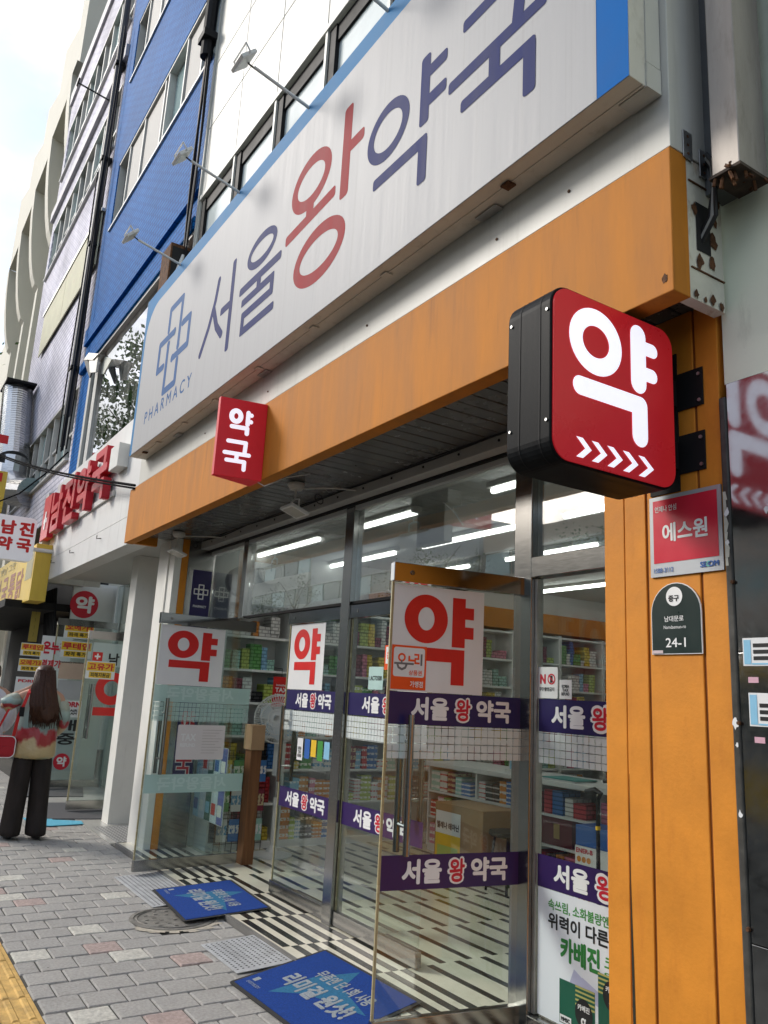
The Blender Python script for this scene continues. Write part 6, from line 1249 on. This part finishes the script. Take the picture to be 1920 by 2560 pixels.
wl = gz(54, 2098, 0)
FACE = math.atan2(.10, -1)            # looking away down the street
W_ = person((wl.x, wl.y, .0), FACE, 'person with long dark hair in a printed satin blouse and black trousers, seen from behind', blouse_mat(), M_trou)
M_shirt = surf('white_shirt', (.66, .68, .74), .7, var=.05, scale=8, bump=.3, bscale=14)
p = gz(-85, 2085, 0); person((p.x, p.y, 0), FACE, 'person in a white shirt cut off by the picture edge', M_shirt, surf('pale_trousers', (.5, .5, .48), .8), False, False)
# shoulder bag
bag = bpy.data.objects.new('shoulder_bag', None); link(bag); bag.location = W_.location; bag.rotation_euler = W_.rotation_euler; WLOC[bag] = W_.location.copy(); tag(bag, 'red shoulder bag with white piping at the hip of the person in the blouse', 'bag')
M_bag = surf('red_bag', (.36, .012, .022), .45, var=.08, scale=8); cxb, czb = -.30, .87
mb = MB(); mb.prism([(x, -.02 - .09, z) for x, z in rrect(cxb - .115, czb - .105, cxb + .115, czb + .10, .05, 5)], (0, .11, 0)); local('pouch', mb, M_bag, bag, smooth=False)
mb = MB(); P = [V((x, -.112, z)) for x, z in rrect(cxb - .112, czb - .102, cxb + .112, czb + .097, .05, 6)]; mb.tube(P + P[:1], .005, 6, cap=False); local('piping', mb, M_panelw, bag)
mb = MB(); mb.prism([(x, -.111 - .012, z) for x, z in rrect(cxb - .08, czb - .075, cxb + .08, czb - .0, .03, 4)], (0, .012, 0)); local('pocket', mb, M_bag, bag, smooth=False)
def strap(P, w, mat): mb = MB(); 
def ribbon(P, w, mat, nm='strap'):
    mb = MB(); vs = []
    for q in P: q = V(q); vs += [q - V((w / 2, 0, 0)), q + V((w / 2, 0, 0)), q + V((w / 2, .004, 0)), q - V((w / 2, -.004, 0))]
    fs = [(4 * i + k, 4 * i + (k + 1) % 4, 4 * i + 4 + (k + 1) % 4, 4 * i + 4 + k) for i in range(len(P) - 1) for k in range(4)] + [(0, 1, 2, 3), tuple(range(4 * len(P) - 4, 4 * len(P)))]
    mb.add(vs, fs); return local(nm, mb, mat, bag, smooth=False)
M_strap = surf('red_strap', (.50, .02, .02), .5, var=.1)
ribbon([(-.215, -.10, .97), (-.20, -.155, 1.16), (-.165, -.165, 1.28), (-.135, -.125, 1.39), (-.115, -.02, 1.425)], .03, M_strap); ribbon([(-.385, -.08, .97), (-.30, -.10, 1.20), (-.24, -.06, 1.33)], .022, M_strap)
mb = MB(); mb.box(-.20, -.155, -.176, -.160, 1.16, 1.25); local('buckle', mb, M_black, bag, smooth=False)

# ------------------------------------------------------------------ unseen van added behind the viewer to give the polished stone a yellow reflection
VN = thing('added_van', (-4.6, -3.4, -.13), 'yellow and grey van added out of view for the reflection in the black stone', 'van')
M_vy = surf('van_yellow', (.62, .42, .03), .3, var=.04, spec=.5); M_vg = surf('van_grey', (.22, .24, .28), .3, var=.05, spec=.5)
vx0, vx1, vy = -7.0, -2.2, -2.65
prof = [(vx0, .25), (vx1 - .1, .25), (vx1, .45), (vx1, 1.0), (vx1 - .45, 1.25), (vx1 - .95, 2.0), (vx1 - 1.3, 2.12), (vx0 + .2, 2.15), (vx0, 1.95)]
MB().prism([(x, vy, z) for x, z in prof], (0, -1.8, 0)).build('body', M_vg, VN, bevel=.06)
fv = Fr((0, vy, 0), (-1, 0, 0), (0, 0, 1))
poly('yellow_band', M_vy, VN, fv, [(2.35, .95), (2.75, 1.25), (4.6, 1.45), (6.95, 1.95), (6.95, 2.1), (3.4, 2.08), (3.1, 1.9), (2.6, 1.28)], l=.004)
poly('yellow_band', M_vy, VN, fv, [(2.3, .5), (4.4, .5), (6.0, .85), (6.95, 1.1), (6.95, 1.3), (4.6, 1.0), (2.25, .8)], l=.004)
for a, b in ((2.85, 3.7), (3.85, 5.1), (5.25, 6.6)): poly('window', M_darkglass, VN, fv, [(a + .25 if a < 3 else a, 1.32), (b, 1.32), (b, 1.9), (a + .55 if a < 3 else a, 1.9)], l=.008)
for x in (-3.1, -6.1):
    for y in (vy - .02, vy - 1.58): w_ = MB().lathe((x, y, .20), [(0, -.1), (.30, -.1), (.33, -.06), (.33, .06), (.30, .1), (0, .1)], 24, axis=1).build('wheel', M_rubber, VN); MB().lathe((x, y + .101, .20), [(0, -.004), (.18, -.004), (.16, .006), (0, .01)], 18, axis=1).build('rim', M_steel3, w_)
for y in (vy - .1, vy - 1.45): box('headlight', M_panelw, VN, vx1 - .02, vx1 + .012, y - .25, y, .70, .88)
box('bumper', M_black, VN, vx1 - .05, vx1 + .05, vy - 1.75, vy - .05, .28, .45)
